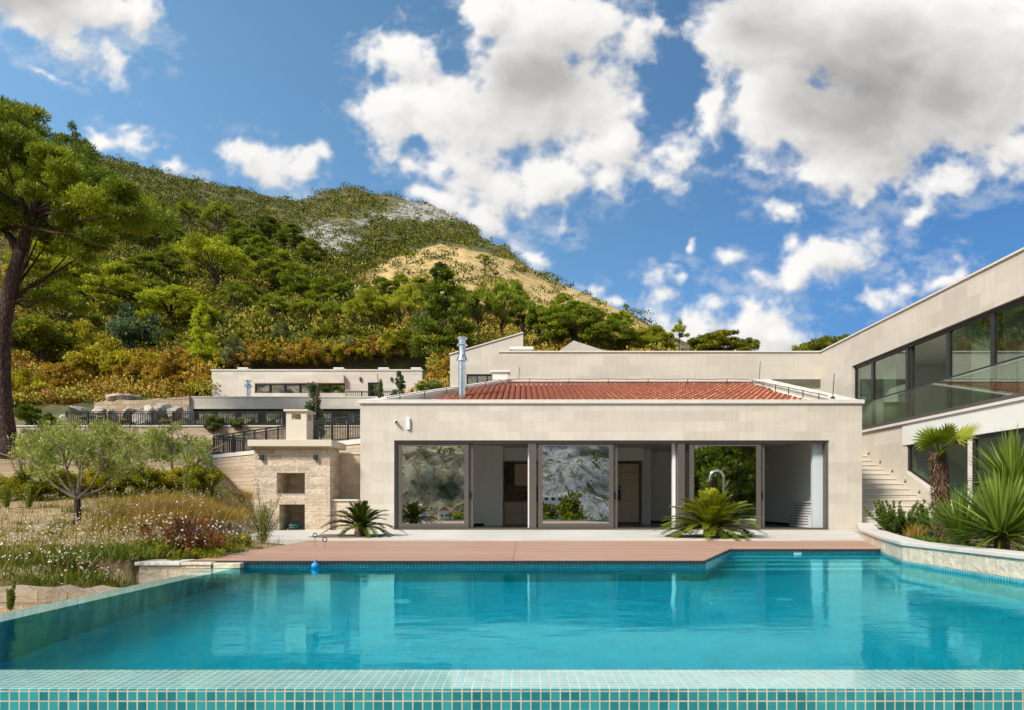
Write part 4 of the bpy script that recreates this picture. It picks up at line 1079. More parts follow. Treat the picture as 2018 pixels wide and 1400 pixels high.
rt.obj('roof_tiles', M['terra_far'], nv)
MB().box(X_(368, D1) + .4, xs0 - .2, D1 + .55, D2 - .05, zb - .1, zb + .02).box(xs0 - .2, -10.5, D1 + .6, D2 - .6, zb - .4, zb - .2).obj('roof', M['render'], nv)
for px in (481, 669, 757, 821):
    x = X_(px, D2 + 1)
    MB().box(x - .35, x + .35, D2 + .8, D2 + 1.5, zt - .2, zt + .32).box(x - .5, x + .5, D2 + .65, D2 + 1.65, zt + .32, zt + .45).obj('vent_stack', M['render'], nv)
MB().lathe([(.22, -.3), (.2, 0), (.2, 1.0), (.42, 1.02), (.24, 1.3), (.2, 1.32), (.2, 1.55), (.36, 1.57), (.36, 1.65), (.1, 1.67)], (X_(489, 58.5), 58.5, zb + .1), 14).obj('flue_pipe', M['steel'], nv, smooth='auto')
n = 6
for k in range(n):
    a, b_ = f0 + (f1 - f0) * k / n, f0 + (f1 - f0) * (k + 1) / n
    f_ = MB().box(a, a + .10, D2 + .12, D2 + .25, wz0, wz1).box(b_ - .10, b_, D2 + .12, D2 + .25, wz0, wz1).box(a + .1, b_ - .1, D2 + .12, D2 + .25, wz1 - .1, wz1).obj('window', M['dark'], nv)
    MB().box(a + .1, b_ - .1, D2 + .2, D2 + .22, wz0, wz1 - .1).obj('pane', M['panefar'], f_)
f_ = MB().box(g0, g0 + .12, D2 + .1, D2 + .3, zm - .3, gz1).box(g1 - .12, g1, D2 + .1, D2 + .3, zm - .3, gz1).box((g0 + g1) / 2, (g0 + g1) / 2 + .1, D2 + .1, D2 + .3, zm - .3, gz1 - .12).box(g0 + .12, g1 - .12, D2 + .1, D2 + .3, gz1 - .12, gz1).obj('balcony_door', M['dark'], nv)
MB().box(g0 + .12, g1 - .12, D2 + .22, D2 + .24, zm - .3, gz1 - .12).obj('pane', M['panefar'], f_)
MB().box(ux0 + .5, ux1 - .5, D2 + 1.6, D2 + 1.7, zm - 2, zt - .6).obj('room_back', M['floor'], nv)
lx0 = X_(385, D1 + 3)
pxs = [381, 420, 466, 515, 560, 606, 655, 700, 745]
for a_, b_ in zip(pxs[:-1], pxs[1:]):
    a, b_ = X_(a_, D1 + .5), X_(b_, D1 + .5); y = D1 + .5
    f_ = MB().box(a, a + .35, y, y + .15, 5, za - .01).box(b_ - .12, b_, y, y + .15, 5, za - .01).box(a + .35, b_ - .12, y, y + .15, za - .25, za - .01).obj('window', M['dark'], nv)
    MB().box(a + .35, b_ - .12, y + .06, y + .08, 5, za - .25).obj('pane', M['panefar'], f_)
for px in (711, 772):
    x = X_(px, D2); z = Z_(748, D2)
    MB().box(x - .09, x + .09, D2 - .16, D2 - .005, z - .18, z + .18).obj('wall_lamp', M['dark'], nv)

# railings
def railing(pts, h, post_gap, bal_gap, label, group=None, pw=.07, bw=.026, rw_=.045):
    base = Vector(pts[0])
    t = thing('railing', label, 'railing', base, group)
    rail = MB(); bal = MB()
    for p0, p1 in zip(pts[:-1], pts[1:]):
        p0, p1 = Vector(p0), Vector(p1); L = (p1 - p0).length; H = Vector((0, 0, h))
        rail.bar(p0 + H, p1 + H, .06, .06); rail.bar(p0 + H * .88, p1 + H * .88, rw_, rw_); rail.bar(p0 + H * .08, p1 + H * .08, rw_, rw_)
        n = max(1, round(L / post_gap))
        for k in range(n + 1):
            q = p0.lerp(p1, k / n)
            MB().bar(q, q + H * .99, pw, pw).obj('post', M['black'], t)
        nb_ = max(2, round(L / bal_gap))
        for k in range(1, nb_):
            q = p0.lerp(p1, k / nb_); bal.bar(q + H * .08, q + H * .88, bw, bw)
    rail.obj('rail', M['black'], t)
    bal.obj('baluster_panel', M['black'], t)
    return t
DW = 50.0
zw = Z_(839, DW)
railing([(X_(131, DW), DW, zw), (X_(720, DW), DW, zw)], 1.05, 1.6, .17, 'long black railing on the upper retaining wall below the neighbouring villa', pw=.11, bw=.042, rw_=.06)
railing([(X_(682, D2 - .6), D2 - .6, zb + .7), (X_(775, D2 - .6), D2 - .6, zb + .7)], .75, 1.5, .18, 'small black balcony railing at the upper door of the neighbouring villa', bw=.03)
# upper retaining wall, and ramp wall with its railing
t = thing('upper_retaining_wall', 'long tan stone retaining wall under the black railing, behind the olive trees', 'wall', (X_(400, DW), DW, 4))
MB().box(X_(-20, DW), X_(760, DW), DW - .15, DW + .3, 1.5, zw - .10).obj('stonework', M['rwall'], t)
MB().box(X_(-20, DW), X_(760, DW), DW - .22, DW + .33, zw - .098, zw - .005).obj('coping', M['coping'], t)
rp0, rp1 = at(416, 897, 37), at(712, 865, 27.5)
t = thing('ramp_wall', 'rough tan stone ramp wall with thin coping running behind the barbecue', 'wall', (rp0.x, rp0.y, 0))
P0, P1 = Vector((rp0.x, rp0.y, 0)), Vector((rp1.x, rp1.y, 0)); d_ = (P1 - P0).normalized(); nn = Vector((d_.y, -d_.x, 0))
def strip(mb, a, b_, t0, t1, z0, za_, zb_):
    q = [a + nn * t0, b_ + nn * t0, b_ + nn * t1, a + nn * t1]
    mb.prism([(v.x, v.y) for v in q], z0, [za_, zb_, zb_, za_])
m_ = MB(); strip(m_, P0, P1 + d_ * .5, 0, -.4, -.5, rp0.z - .1, rp1.z - .1)
q0 = P0 - nn * .4; q1 = q0 - nn * 9
m_.prism([(q0.x, q0.y), (q0.x + .4 * d_.x, q0.y + .4 * d_.y), (q1.x + .4 * d_.x, q1.y + .4 * d_.y), (q1.x, q1.y)], -.5, rp0.z - .1)
m_.obj('stonework', M['rwall'], t)
m_ = MB(); strip(m_, P0 - d_ * .05, P1 + d_ * .5, .05, -.45, rp0.z - .2, rp0.z - .01, rp1.z - .01)
m_.obj('coping', M['coping'], t)
e0 = P0 - nn * .15; e1 = P1 - nn * .15
q2 = e0 - nn * 6
railing([(q2.x, q2.y, rp0.z), (e0.x, e0.y, rp0.z), (e1.x, e1.y, rp1.z)], 1.05, 1.15, .125, 'black railing on the ramp wall climbing behind the barbecue chimney')
# ramp surface behind the wall
rq = [P0 - nn * .4, P1 - nn * .4, P1 - nn * 6, P0 - nn * 6]
tag(MB().prism([(v.x, v.y) for v in rq], 0, [rp0.z - .25, rp1.z - .25, rp1.z - .25, rp0.z - .25]).obj('path', M['pave']), kind='structure')
M['rubble2'] = masonry('coarse_rubble_stone', (.56, .43, .29), (.38, .28, .18), (.44, .34, .23), w=.75, h=.42, mortar=.05, dist=.12, fine=3)
# boulders and rubble walls left of the villa
def rock_mesh(name, seed, r=(1, 1, 1)):
    import bmesh
    bm = bmesh.new(); bmesh.ops.create_icosphere(bm, subdivisions=3, radius=1)
    rr = random.Random(seed); ax = [Vector((rr.gauss(0, 1), rr.gauss(0, 1), rr.gauss(0, 1))).normalized() for _ in range(11)]
    hs_ = [rr.uniform(.38, .8) for _ in ax]
    for v in bm.verts:
        for a, h_ in zip(ax, hs_):
            d = v.co.dot(a)
            if d > h_: v.co -= a * (d - h_) * .9
        v.co += Vector((rr.gauss(0, 1), rr.gauss(0, 1), rr.gauss(0, 1))) * .03
        v.co = Vector((v.co.x * r[0], v.co.y * r[1], v.co.z * r[2]))
    me = bpy.data.meshes.new(name); bm.to_mesh(me); bm.free(); me.materials.append(M['rock']); return me
rocks = [rock_mesh('boulder', s, (1, .8, .75)) for s in (3, 5, 8, 12)]
def boulder(px, py, D, wpx, hpx, label, group, s):
    o = link_mesh('boulder', rocks[s % 4]); q = at(px, py + hpx * .3, D); k = D / F; q.z = max(q.z, float(tz(q.x, q.y)) - .1)
    o.location = q; o.scale = (wpx * k / 1.25, wpx * k / 1.6, hpx * k / 1.1); o.rotation_euler = (0, 0, s * 1.7)
    tag(o, label, 'boulder', group)
bl_ = [(153, 803, 56, 30, 16), (129, 822, 54, 16, 18), (246, 783, 58, 46, 20), (300, 808, 54, 40, 32), (278, 812, 54, 30, 34), (322, 803, 54, 26, 30), (347, 803, 54, 30, 28), (372, 806, 54, 20, 30), (196, 804, 56, 26, 16), (256, 806, 55, 30, 24), (225, 812, 54, 26, 22)]
ordn = ['first', 'second', 'third', 'fourth', 'fifth', 'sixth', 'seventh', 'eighth', 'ninth', 'tenth', 'eleventh', 'twelfth', 'thirteenth', 'fourteenth', 'fifteenth', 'sixteenth', 'seventeenth', 'eighteenth', 'nineteenth', 'twentieth']
for i, b_ in enumerate(sorted(bl_)):
    boulder(*b_, ordn[i] + ' pale grey boulder from the left in the row behind the upper railing', 'boulders behind the upper railing', i)
m_ = MB(); ra, rb = at(190, 793, 57), at(376, 783, 57)
tp_ = [(ra.x + (rb.x - ra.x) * k / 24, ra.z + (rb.z - ra.z) * k / 24 + random.uniform(-.1, .08)) for k in range(25)]
m_.slab(tp_ + [(rb.x, rb.z - 4), (ra.x, rb.z - 4)], 56.7, 57.2)
tag(m_.obj('rubble_wall', M['rubble2']), 'tan rubble stone wall with sloping top above the boulders left of the villa', 'wall')
# mesh fence at the back of the meadow
ft = thing('mesh_fence', 'thin wire mesh garden fence with dark green posts behind the olive trees', 'fence', (-14, 25, 2))
gm = simple('dark_green_paint', (.012, .05, .03), .5)
fx_ = [(-60, 26), (60, 26), (152, 26), (250, 26.5), (338, 27), (405, 27.5), (417, 28)]
pts_ = []
for px, D in fx_:
    x = X_(px, D); z = float(tz(x, D)); pts_.append(Vector((x, D, z)))
for q in pts_: MB().bar(q - Vector((0, 0, .1)), q + Vector((0, 0, 1.15)), .06, .06).obj('post', gm, ft)
wr = MB()
for a, b_ in zip(pts_[:-1], pts_[1:]):
    L = (b_ - a).length; n = max(2, int(L / .14))
    for k in range(n): q = a.lerp(b_, k / n); wr.bar(q + Vector((0, 0, .05)), q + Vector((0, 0, 1.05)), .008, .008)
    for j in range(9): h_ = Vector((0, 0, .08 + j * .12)); wr.bar(a + h_, b_ + h_, .008, .008)
wr.obj('wire_mesh', simple('rusty_wire', (.09, .05, .035), .7), ft)
# narrow irrigation kerb in front of the hedge
k0, k1 = [Vector((X_(px, D), D, float(tz(X_(px, D), D)) + .04)) for px, D in ((-20, 20.5), (190, 21.5))]
tag(MB().bar(k0, k1, .12, .22).obj('garden_kerb', M['coping']), 'low pale stone kerb along the hedge at the back of the meadow', 'kerb')
# low tan wall stub left of the barbecue
q = MB().prism([(-8.9, 18.3), (-7.74, 18.75), (-7.74, 18.95), (-9.0, 18.5)], -.2, [.36, .62, .62, .36])
tag(q.obj('wall_stub', M['bbq']), 'short sloping tan stone wall stub at the left foot of the barbecue', 'wall')
# ------------------------------------------------------------------ foliage palettes
PAL = {
 'pine': [(.018, .030, .005), (.058, .080, .010), (.135, .160, .020)],
 'pinelight': [(.045, .055, .008), (.12, .14, .016), (.24, .25, .028)],
 'bright': [(.05, .075, .006), (.15, .19, .015), (.29, .32, .03)],
 'dark': [(.010, .020, .005), (.032, .050, .010), (.085, .11, .018)],
 'grey': [(.028, .042, .018), (.075, .095, .042), (.15, .17, .085)],
 'blue': [(.02, .04, .025), (.06, .09, .06), (.14, .18, .13)],
 'olive': [(.060, .085, .024), (.15, .19, .065), (.30, .33, .145)],
 'green': [(.016, .038, .004), (.055, .105, .009), (.14, .21, .018)],
 'yellow': [(.075, .075, .008), (.20, .18, .016), (.34, .28, .03)],
 'orange': [(.10, .066, .009), (.23, .155, .020), (.38, .27, .045)],
 'brown': [(.07, .05, .015), (.19, .125, .04), (.31, .215, .08)],
 'maroon': [(.035, .018, .008), (.10, .045, .022), (.19, .10, .05)],
 'cypress': [(.012, .028, .008), (.04, .07, .016), (.09, .13, .03)]}
for k_, v_ in PAL.items():
    s_ = dict(pine=(2.55, 2.3, .85), pinelight=(2.15, 1.95, .85), bright=(2.1, 1.85, .8), dark=(3.0, 2.5, .85), green=(3.2, 1.8, .85), cypress=(2.2, 2, .9)).get(k_, (1.6, 1.45, 1.0))
    M['f_' + k_] = leafmat('foliage_' + k_, [tuple(min(.6, a * b * (1.32 if k_ not in ('olive', 'green', 'orange') else 1.05)) for a, b in zip(c_, s_)) for c_ in v_])

def clump_leaves(clumps, leaf, aspect=.45, up=.6, r=rng, shell=.45):
    """clumps: rows (x,y,z,rx,ry,rz,n). leaves spread through each clump, denser to its skin; returns verts and var"""
    V, var = [], []
    for (x, y, z, rx, ry, rz, n) in clumps:
        n = int(n)
        d = unit(r.normal(size=(n, 3))); q = d * (r.random((n, 1)) ** shell)
        # ragged outline: radius varies with direction
        q = q * (1 + .25 * np.sin(d[:, :1] * 5 + x * 37) * np.sin(d[:, 1:2] * 6 + y * 29))
        P = q * np.array([rx, ry, rz]) + np.array([x, y, z])
        V.append(leaf_arrays(P, leaf, aspect, dirs=d * .8 + np.array([0, 0, up]), jitter=.7, r=r))
        var.append(np.clip(r.uniform(.25, .75) + r.normal(0, .15, n), 0, 1))
    return np.concatenate(V), np.concatenate(var)

def crown_clumps(kind, r):
    C = []
    def add(x, y, z, rx, rz, n): C.append((x, y, z, rx * r.uniform(.8, 1.2), rx * r.uniform(.8, 1.2), rz * r.uniform(.8, 1.2), n))
    if kind == 'umbrella':
        for k in range(46):
            a, q = r.uniform(0, 6.283), math.sqrt(r.random()) * .52
            z = .93 - .34 * (q / .52) ** 2 + r.normal(0, .03)
            add(q * math.cos(a), q * math.sin(a), z, .115, .055, 230)
    elif kind == 'pine':
        for k in range(60):
            t = r.random(); z = .34 + .62 * t
            Rm = .34 * math.sin(math.pi * min(1, .18 + t * .84)) ** .7 + .03
            a, q = r.uniform(0, 6.283), Rm * r.uniform(.25, 1) ** .6
            add(q * math.cos(a), q * math.sin(a), z - .10 * q, .095, .046, 190)
    elif kind == 'cone':
        for k in range(80):
            t = r.random() ** 1.3; z = .08 + .90 * t
            Rm = .37 * (1 - t) ** .8 + .02
            a, q = r.uniform(0, 6.283), Rm * r.uniform(.35, 1)
            add(q * math.cos(a), q * math.sin(a), z - .12 * q, .05 + .055 * (1 - t), .040, 150)
    elif kind == 'cypress':
        for k in range(60):
            t = r.random(); z = .04 + .93 * t
            Rm = .13 * (1 - t) ** .6 * min(1, .5 + t * 5)
            a = r.uniform(0, 6.283)
            add(Rm * .8 * math.cos(a), Rm * .8 * math.sin(a), z, .05, .07, 90)
    elif kind == 'bush':
        for k in range(34):
            d = r.normal(size=3); d /= np.linalg.norm(d); q = r.random() ** .5
            add(d[0] * .46 * q, d[1] * .46 * q, .46 + d[2] * .40 * q, .16, .12, 190)
    elif kind == 'broad':
        for k in range(44):
            d = r.normal(size=3); d /= np.linalg.norm(d); q = r.random() ** .45
            add(d[0] * .42 * q, d[1] * .42 * q, .62 + d[2] * .31 * q, .125, .085, 200)
    elif kind == 'sparse':
        for k in range(20):
            a, q = r.uniform(0, 6.283), math.sqrt(r.random()) * .40
            add(q * math.cos(a), q * math.sin(a), .86 - .25 * (q / .4) ** 2 + r.normal(0, .06), .11, .05, 190)
    elif kind == 'spire':                                # loose shrub with upright sprays
        for k in range(40):
            a, q = r.uniform(0, 6.283), r.random() ** .6 * .38
            add(q * math.cos(a), q * math.sin(a), r.uniform(.1, .95) * (1 - q * 1.0), .085, .12, 140)
    return C
LEAF = dict(umbrella=.042, pine=.042, cone=.040, cypress=.038, bush=.064, broad=.05, sparse=.042, spire=.06)
FORK = dict(umbrella=.42, pine=.5, cone=.9, cypress=.9, bush=.12, broad=.3, sparse=.6, spire=.1)
PROTO = {}
def proto(kind, seed, pal, bark='bark'):
    key = (kind, seed, pal)
    if key in PROTO: return PROTO[key]
    gk = (kind, seed)
    if gk not in PROTO:
        r = np.random.default_rng(hash(kind) % 1000 * 0 + sum(map(ord, kind)) * 10 + seed)
        C = crown_clumps(kind, r)
        V, var = clump_leaves(C, LEAF[kind], .5 if kind in ('bush', 'broad', 'spire') else .34, r=r)
        mb = MB(); fk = FORK[kind]; tr = .022 if kind not in ('bush', 'spire') else .02
        lean = r.normal(0, .03, 2)
        pts = [Vector((lean[0] * t * 2, lean[1] * t * 2, t * fk)) + Vector((r.normal(0, .008), r.normal(0, .008), 0)) for t in (0, .3, .65, 1)]
        pts[0] = Vector((0, 0, -.08))
        mb.tube(pts, [tr * 1.25, tr, tr * .85, tr * .6], 7)
        sel = sorted(C, key=lambda c: r.random())[: 20 if kind not in ('cone', 'cypress') else 26]
        for c in sel:
            if kind in ('cone', 'cypress'): s0 = Vector((lean[0] * c[2], lean[1] * c[2], max(.03, c[2] - .05)))
            else: s0 = pts[2].lerp(pts[3], r.random())
            e = Vector(c[:3]); m_ = s0.lerp(e, .5) + Vector((r.normal(0, .02), r.normal(0, .02), -.02 if kind != 'umbrella' else .0))
            mb.tube([s0, m_, e], [tr * .42, tr * .28, tr * .1], 5, cap=False)
        PROTO[gk] = (V, var, mb)
    V, var, mb = PROTO[gk]
    cm = quad_mesh('crown', V, var, M['f_' + pal])
    tm_ = bpy.data.meshes.new('trunk'); tm_.from_pydata(mb.v, [], mb.f); tm_.materials.append(M[bark])
    tm_.polygons.foreach_set('use_smooth', [True] * len(tm_.polygons))
    PROTO[key] = (cm, tm_)
    return PROTO[key]
NAT = dict(umbrella=1.25, pine=.82, cone=.82, cypress=.32, bush=1.15, broad=1.05, sparse=1.0, spire=.9)
NAME = dict(umbrella='pine_tree', pine='pine_tree', cone='pine_tree', cypress='cypress_tree', bush='shrub', broad='broadleaf_tree', sparse='pine_tree', spire='shrub')
CATS = dict(pine_tree='tree', cypress_tree='tree', broadleaf_tree='tree', shrub='shrub')
def plant(kind, pal, px, yb, yt, wpx, label, group=None, D=None, seed=None, cat=None):
    q = hit(px, yb) if D is None else at(px, yb, D)
    if D is None and 418 < px < 850 and 45 < q.y < 74:
        q = at(px, yb, 74.5)
    k = q.y / F
    h = max(.3, (yb - yt) * k); wd = wpx * k / NAT[kind]
    cm, tm_ = proto(kind, (seed if seed is not None else random.randrange(3)), pal)
    o = bpy.data.objects.new(NAME[kind], None); col.objects.link(o); o.location = q - Vector((0, 0, .02 * h)); o.empty_display_size = .3
    o.rotation_euler = (0, 0, random.uniform(0, 6.28)); o.scale = (wd, wd, h)
    tag(o, label, cat or CATS[NAME[kind]], group)
    link_mesh('crown', cm, o); link_mesh('trunk', tm_, o)
    return o
def cluster(kind, pal, what, where, items, group, seed=None):
    items = sorted(items)
    for i, it in enumerate(items):
        lab = (what + ' ' + where) if len(items) == 1 else f'{ordn[i]} {what} from the left {where}'
        plant(kind, pal, *it[:4], lab, group if len(items) > 1 else None, seed=seed, D=it[4] if len(it) > 4 else None)

# ------------------------------------------------------------------ trees and shrubs one can tell apart on the slope: (px, base row, top row, width)
G1 = 'pines on the hillside'
cluster('umbrella', 'pinelight', 'wide umbrella pine with bare branching trunk', 'in the middle of the left slope', [(418, 590, 466, 172)], G1, 0)
cluster('pine', 'pine', 'dark round pine', 'right of the wide umbrella pine', [(512, 560, 464, 92), (552, 580, 492, 92), (590, 610, 520, 90), (634, 618, 545, 70), (668, 606, 540, 66)], G1)
cluster('umbrella', 'pine', 'tall flat topped pine', 'on the ridge above the wide umbrella pine', [(432, 478, 396, 74), (372, 448, 398, 66)], G1)
cluster('pine', 'pinelight', 'broad yellow green pine', 'left of the wide umbrella pine', [(232, 640, 516, 128), (352, 668, 566, 175), (150, 610, 500, 110), (95, 600, 470, 140)], G1)
cluster('cone', 'bright', 'bright yellow green young pine', 'above the left end of the neighbouring villa', [(398, 728, 592, 92)], G1, 1)
cluster('umbrella', 'pinelight', 'slender bare trunked pine', 'in the stand above the villa with balcony', [(728, 672, 566, 92), (756, 664, 590, 84), (782, 668, 572, 92), (806, 650, 556, 70), (700, 660, 590, 66)], G1)
cluster('cone', 'dark', 'big dark bushy conifer', 'on the slope above the steel flue', [(872, 712, 512, 176)], G1, 0)
cluster('pine', 'pine', 'dark rounded pine', 'at the foot of the dry golden slope', [(752, 600, 546, 60), (790, 596, 540, 62), (826, 608, 546, 70), (905, 632, 562, 72), (722, 612, 562, 56), (925, 645, 572, 66)], G1)
cluster('umbrella', 'pine', 'tall layered pine', 'in the stand behind the sloping gable', [(948, 690, 566, 98), (992, 694, 556, 92), (1034, 697, 584, 88), (1066, 700, 598, 74), (1012, 660, 552, 70)], G1)
cluster('pine', 'pine', 'rounded pine', 'behind the roof right of the gables', [(1094, 700, 598, 82), (1132, 700, 590, 96), (1172, 702, 606, 84), (1210, 702, 616, 78), (1240, 704, 650, 60), (1150, 680, 596, 70), (1108, 660, 575, 60)], G1)
cluster('pine', 'pinelight', 'small yellow green pine', 'at the right foot of the mountain', [(1262, 704, 648, 60), (1292, 704, 640, 64), (1318, 706, 655, 50), (1228, 660, 610, 40)], G1)
cluster('pine', 'dark', 'dark pine', 'high on the left slope below the ridge', [(258, 486, 416, 66), (306, 500, 430, 62), (346, 522, 448, 66), (472, 506, 436, 76), (526, 480, 424, 60), (574, 500, 440, 66), (612, 532, 470, 60), (330, 556, 486, 66), (286, 566, 500, 76), (486, 540, 470, 60)], G1)
cluster('umbrella', 'pine', 'flat crowned pine', 'low on the left slope among shrubs', [(196, 600, 506, 96), (310, 640, 548, 90), (470, 640, 556, 92), (540, 650, 580, 84), (610, 655, 590, 80), (655, 650, 596, 60), (120, 680, 560, 110)], G1)
cluster('bush', 'dark', 'round dark evergreen bush', 'in the middle of the left slope', [(180, 660, 612, 66), (244, 600, 556, 60), (380, 560, 520, 56), (440, 560, 520, 60), (500, 600, 560, 60), (560, 610, 570, 60), (420, 680, 640, 60), (530, 700, 655, 60), (330, 700, 650, 66)], 'shrubs on the slope')
cluster('sparse', 'pine', 'lone small pine', 'standing out on the dry golden slope', [(955, 543, 500, 46), (803, 522, 494, 36)], G1)
cluster('sparse', 'pinelight', 'thin flat topped pine', 'against the clouds behind the long flat roof', [(1338, 712, 631, 44)], G1)
cluster('sparse', 'pine', 'tiny pine on the skyline', 'where the mountain ridge drops to the right', [(1234, 622, 598, 20)], G1)
cluster('sparse', 'dark', 'thin leaning pine against the sky', 'at the top of the left slope', [(148, 430, 246, 84)], G1, 1)
cluster('broad', 'green', 'bright green broadleaf tree', 'behind the long flat roof', [(1385, 712, 652, 78), (1424, 712, 648, 92), (1468, 712, 662, 60)], 'broadleaf trees behind the long roof')
cluster('broad', 'green', 'leafy green broadleaf tree', 'above the inner corner of the villa roof', [(1622, 742, 652, 84, 62), (1657, 742, 650, 74, 64), (1586, 742, 668, 58, 61)], 'broadleaf trees behind the long roof')
cluster('bush', 'blue', 'dark blue green round tree', 'on the slope left of the bright young pine', [(266, 700, 588, 118)], G1)
cluster('bush', 'grey', 'grey green rounded bush', 'on the slope above the neighbouring villa', [(455, 736, 650, 66), (566, 692, 634, 72), (625, 690, 640, 60), (690, 720, 668, 52), (845, 752, 662, 98)], 'shrubs on the slope')
cluster('broad', 'green', 'broad fresh green tree', 'beside the trunk of the big pine at the left edge', [(74, 740, 618, 150)], G1)
cluster('bush', 'yellow', 'yellow green shrub', 'on the lower left slope under the pines', [(205, 760, 640, 130), (160, 745, 665, 80), (150, 715, 610, 90), (300, 740, 690, 60), (60, 790, 720, 90)], 'shrubs on the slope')
cluster('bush', 'green', 'fresh green shrub', 'in the belt above the neighbouring villa', [(645, 690, 612, 60), (700, 690, 640, 70), (735, 700, 655, 60), (790, 730, 672, 76), (520, 660, 610, 60), (482, 690, 640, 56), (598, 660, 610, 46), (630, 740, 690, 50)], 'shrubs on the slope')
cluster('spire', 'orange', 'orange autumn shrub', 'in the belt behind the neighbouring villa', [(280, 765, 690, 74), (325, 770, 690, 84), (250, 770, 705, 60), (120, 780, 700, 90), (375, 755, 695, 70), (520, 726, 680, 66), (610, 728, 670, 62), (690, 735, 690, 60), (402, 782, 735, 60), (350, 785, 735, 66), (862, 768, 712, 62), (884, 764, 700, 50), (822, 748, 704, 54), (398, 776, 730, 50), (409, 764, 718, 44)], 'autumn shrubs')
cluster('spire', 'brown', 'dry brownish shrub', 'in the belt above the neighbouring villa', [(470, 728, 690, 62), (570, 726, 690, 66), (740, 735, 685, 66), (640, 735, 690, 60), (236, 735, 690, 60), (345, 735, 680, 56)], 'autumn shrubs')
cluster('spire', 'yellow', 'golden yellow shrub', 'in the belt above the neighbouring villa', [(440, 728, 685, 56), (545, 730, 692, 60), (596, 735, 702, 50), (655, 732, 690, 54), (715, 738, 695, 56), (770, 748, 690, 66), (810, 752, 706, 60)], 'autumn shrubs')
cluster('bush', 'bright', 'round bright green bush', 'on the dry bank beside the left end of the neighbouring villa', [(383, 784, 746, 36)], None)
cluster('bush', 'dark', 'dense dark green bush', 'between the big pine trunk and the boulders', [(55, 838, 788, 56), (100, 840, 812, 36)], 'shrubs on the slope')
plant('cypress', 'blue', 618, 905, 752, 60, 'tall blue green conifer rising behind the barbecue chimney', None, D=44, seed=2)
plant('cypress', 'cypress', 750, 800, 746, 17, 'small narrow dark cypress beside the upper villa door', None, D=52, seed=0)
plant('cone', 'blue', 787, 805, 729, 50, 'loose blue green conifer at the right end of the neighbouring villa', None, D=50, seed=1)
plant('bush', 'olive', 845, 775, 745, 62, 'low grey olive bush showing just over the left roof edge of the pool house', None, D=48)
for i, (px, yb, yt, wp) in enumerate([(420, 852, 812, 52), (468, 846, 818, 36), (410, 850, 826, 20)]):
    plant('bush', 'grey', px, yb, yt, wp, ordn[i] + ' grey green rosemary bush hanging over the upper retaining wall', 'shrubs along the upper retaining wall', D=49.7)
for i, (px, wp) in enumerate([(500, 30), (536, 40), (665, 44), (700, 36), (330, 26), (250, 30)]):
    plant('bush', 'green', px, 846, 825, wp, ['low hedge plant in front of the lower villa windows, nearest the rosemary', 'second low hedge plant in front of the lower villa windows', 'low hedge plant right of the tall blue conifer', 'low hedge plant beside the pool house corner behind the railings', 'low plant behind the left railing near the boulders, right one', 'low plant behind the left railing near the boulders, left one'][i], 'shrubs along the upper retaining wall', D=50.6)

# two pines at the left edge of the picture, near enough to show their boughs
def big_pine(name_label, trunk_pts, clumps, limbs, pal, leaf, loc, bark='bark'):
    t = thing('pine_tree', name_label, 'tree', loc)
    mb = MB()
    for pts, rad in trunk_pts: mb.tube(pts, rad, 14)
    tr = mb.obj('trunk', M[bark], t, smooth=True)
    bm_ = MB()
    for pts, rad in limbs: bm_.tube(pts, rad, 6, cap=False)
    bm_.obj('limb', M[bark], t, smooth=True)
    V, var = clump_leaves(clumps, leaf, .2, up=.55)
    V = V - np.array(loc)
    link_mesh('crown', quad_mesh('crown', V, var, M['f_' + pal]), t)
    return t
def in_poly(x, y, P):
    c = False; j = len(P) - 1
    for i in range(len(P)):
        if (P[i][1] > y) != (P[j][1] > y) and x < (P[j][0] - P[i][0]) * (y - P[i][1]) / (P[j][1] - P[i][1]) + P[i][0]: c = not c
        j = i
    return c
def poly_clumps(P, n, D0, D1, rpx, flat, leaves, seed):
    rr = random.Random(seed); out = []; xs = [p[0] for p in P]; ys = [p[1] for p in P]; tries = 0; pts = []
    while len(out) < n and tries < 6000:
        tries += 1
        x, y = rr.uniform(min(xs), max(xs)), rr.uniform(min(ys), max(ys))
        if not in_poly(x, y, P): continue
        if any((x - a) ** 2 + ((y - b) * 1.6) ** 2 < (rpx * .45) ** 2 for a, b in pts): continue
        pts.append((x, y))
        D = rr.uniform(D0, D1); q = at(x, y, D); k = D / F; s = rr.uniform(.75, 1.3)
        out.append((q.x, q.y, q.z, rpx * k * s, rpx * k * s, rpx * k * s * flat, leaves))
    return out
TB = hit(14, 903); DB = TB.y
tp = [at(14, 915, DB), at(13, 880, DB), at(4, 800, DB), at(3, 720, DB), at(6, 640, DB), at(22, 560, DB), at(42, 492, DB)]
k = DB / F
trunk = [(tp, [26 * k, 20 * k, 17 * k, 15 * k, 14 * k, 13 * k, 11 * k]),
         ([at(42, 494, DB), at(52, 455, DB), at(66, 420, DB - .5), at(80, 380, DB - .6)], [12 * k, 9 * k, 7 * k, 4 * k]),
         ([at(38, 500, DB), at(22, 470, DB), at(2, 445, DB + .5), at(-30, 410, DB + .6)], [9 * k, 7 * k, 6 * k, 4 * k])]
cl1 = poly_clumps([(-160, 300), (-60, 268), (40, 270), (100, 290), (150, 320), (215, 345), (270, 390), (318, 425), (322, 452), (270, 460), (215, 474), (150, 468), (90, 432), (30, 430), (-60, 450), (-170, 430)], 92, DB - 2.6, DB + 3.0, 36, .46, 1000, 4)
cl1 += poly_clumps([(60, 440), (130, 460), (200, 480), (190, 510), (120, 510), (50, 480)], 9, DB - 1, DB + 2, 26, .5, 500, 5)
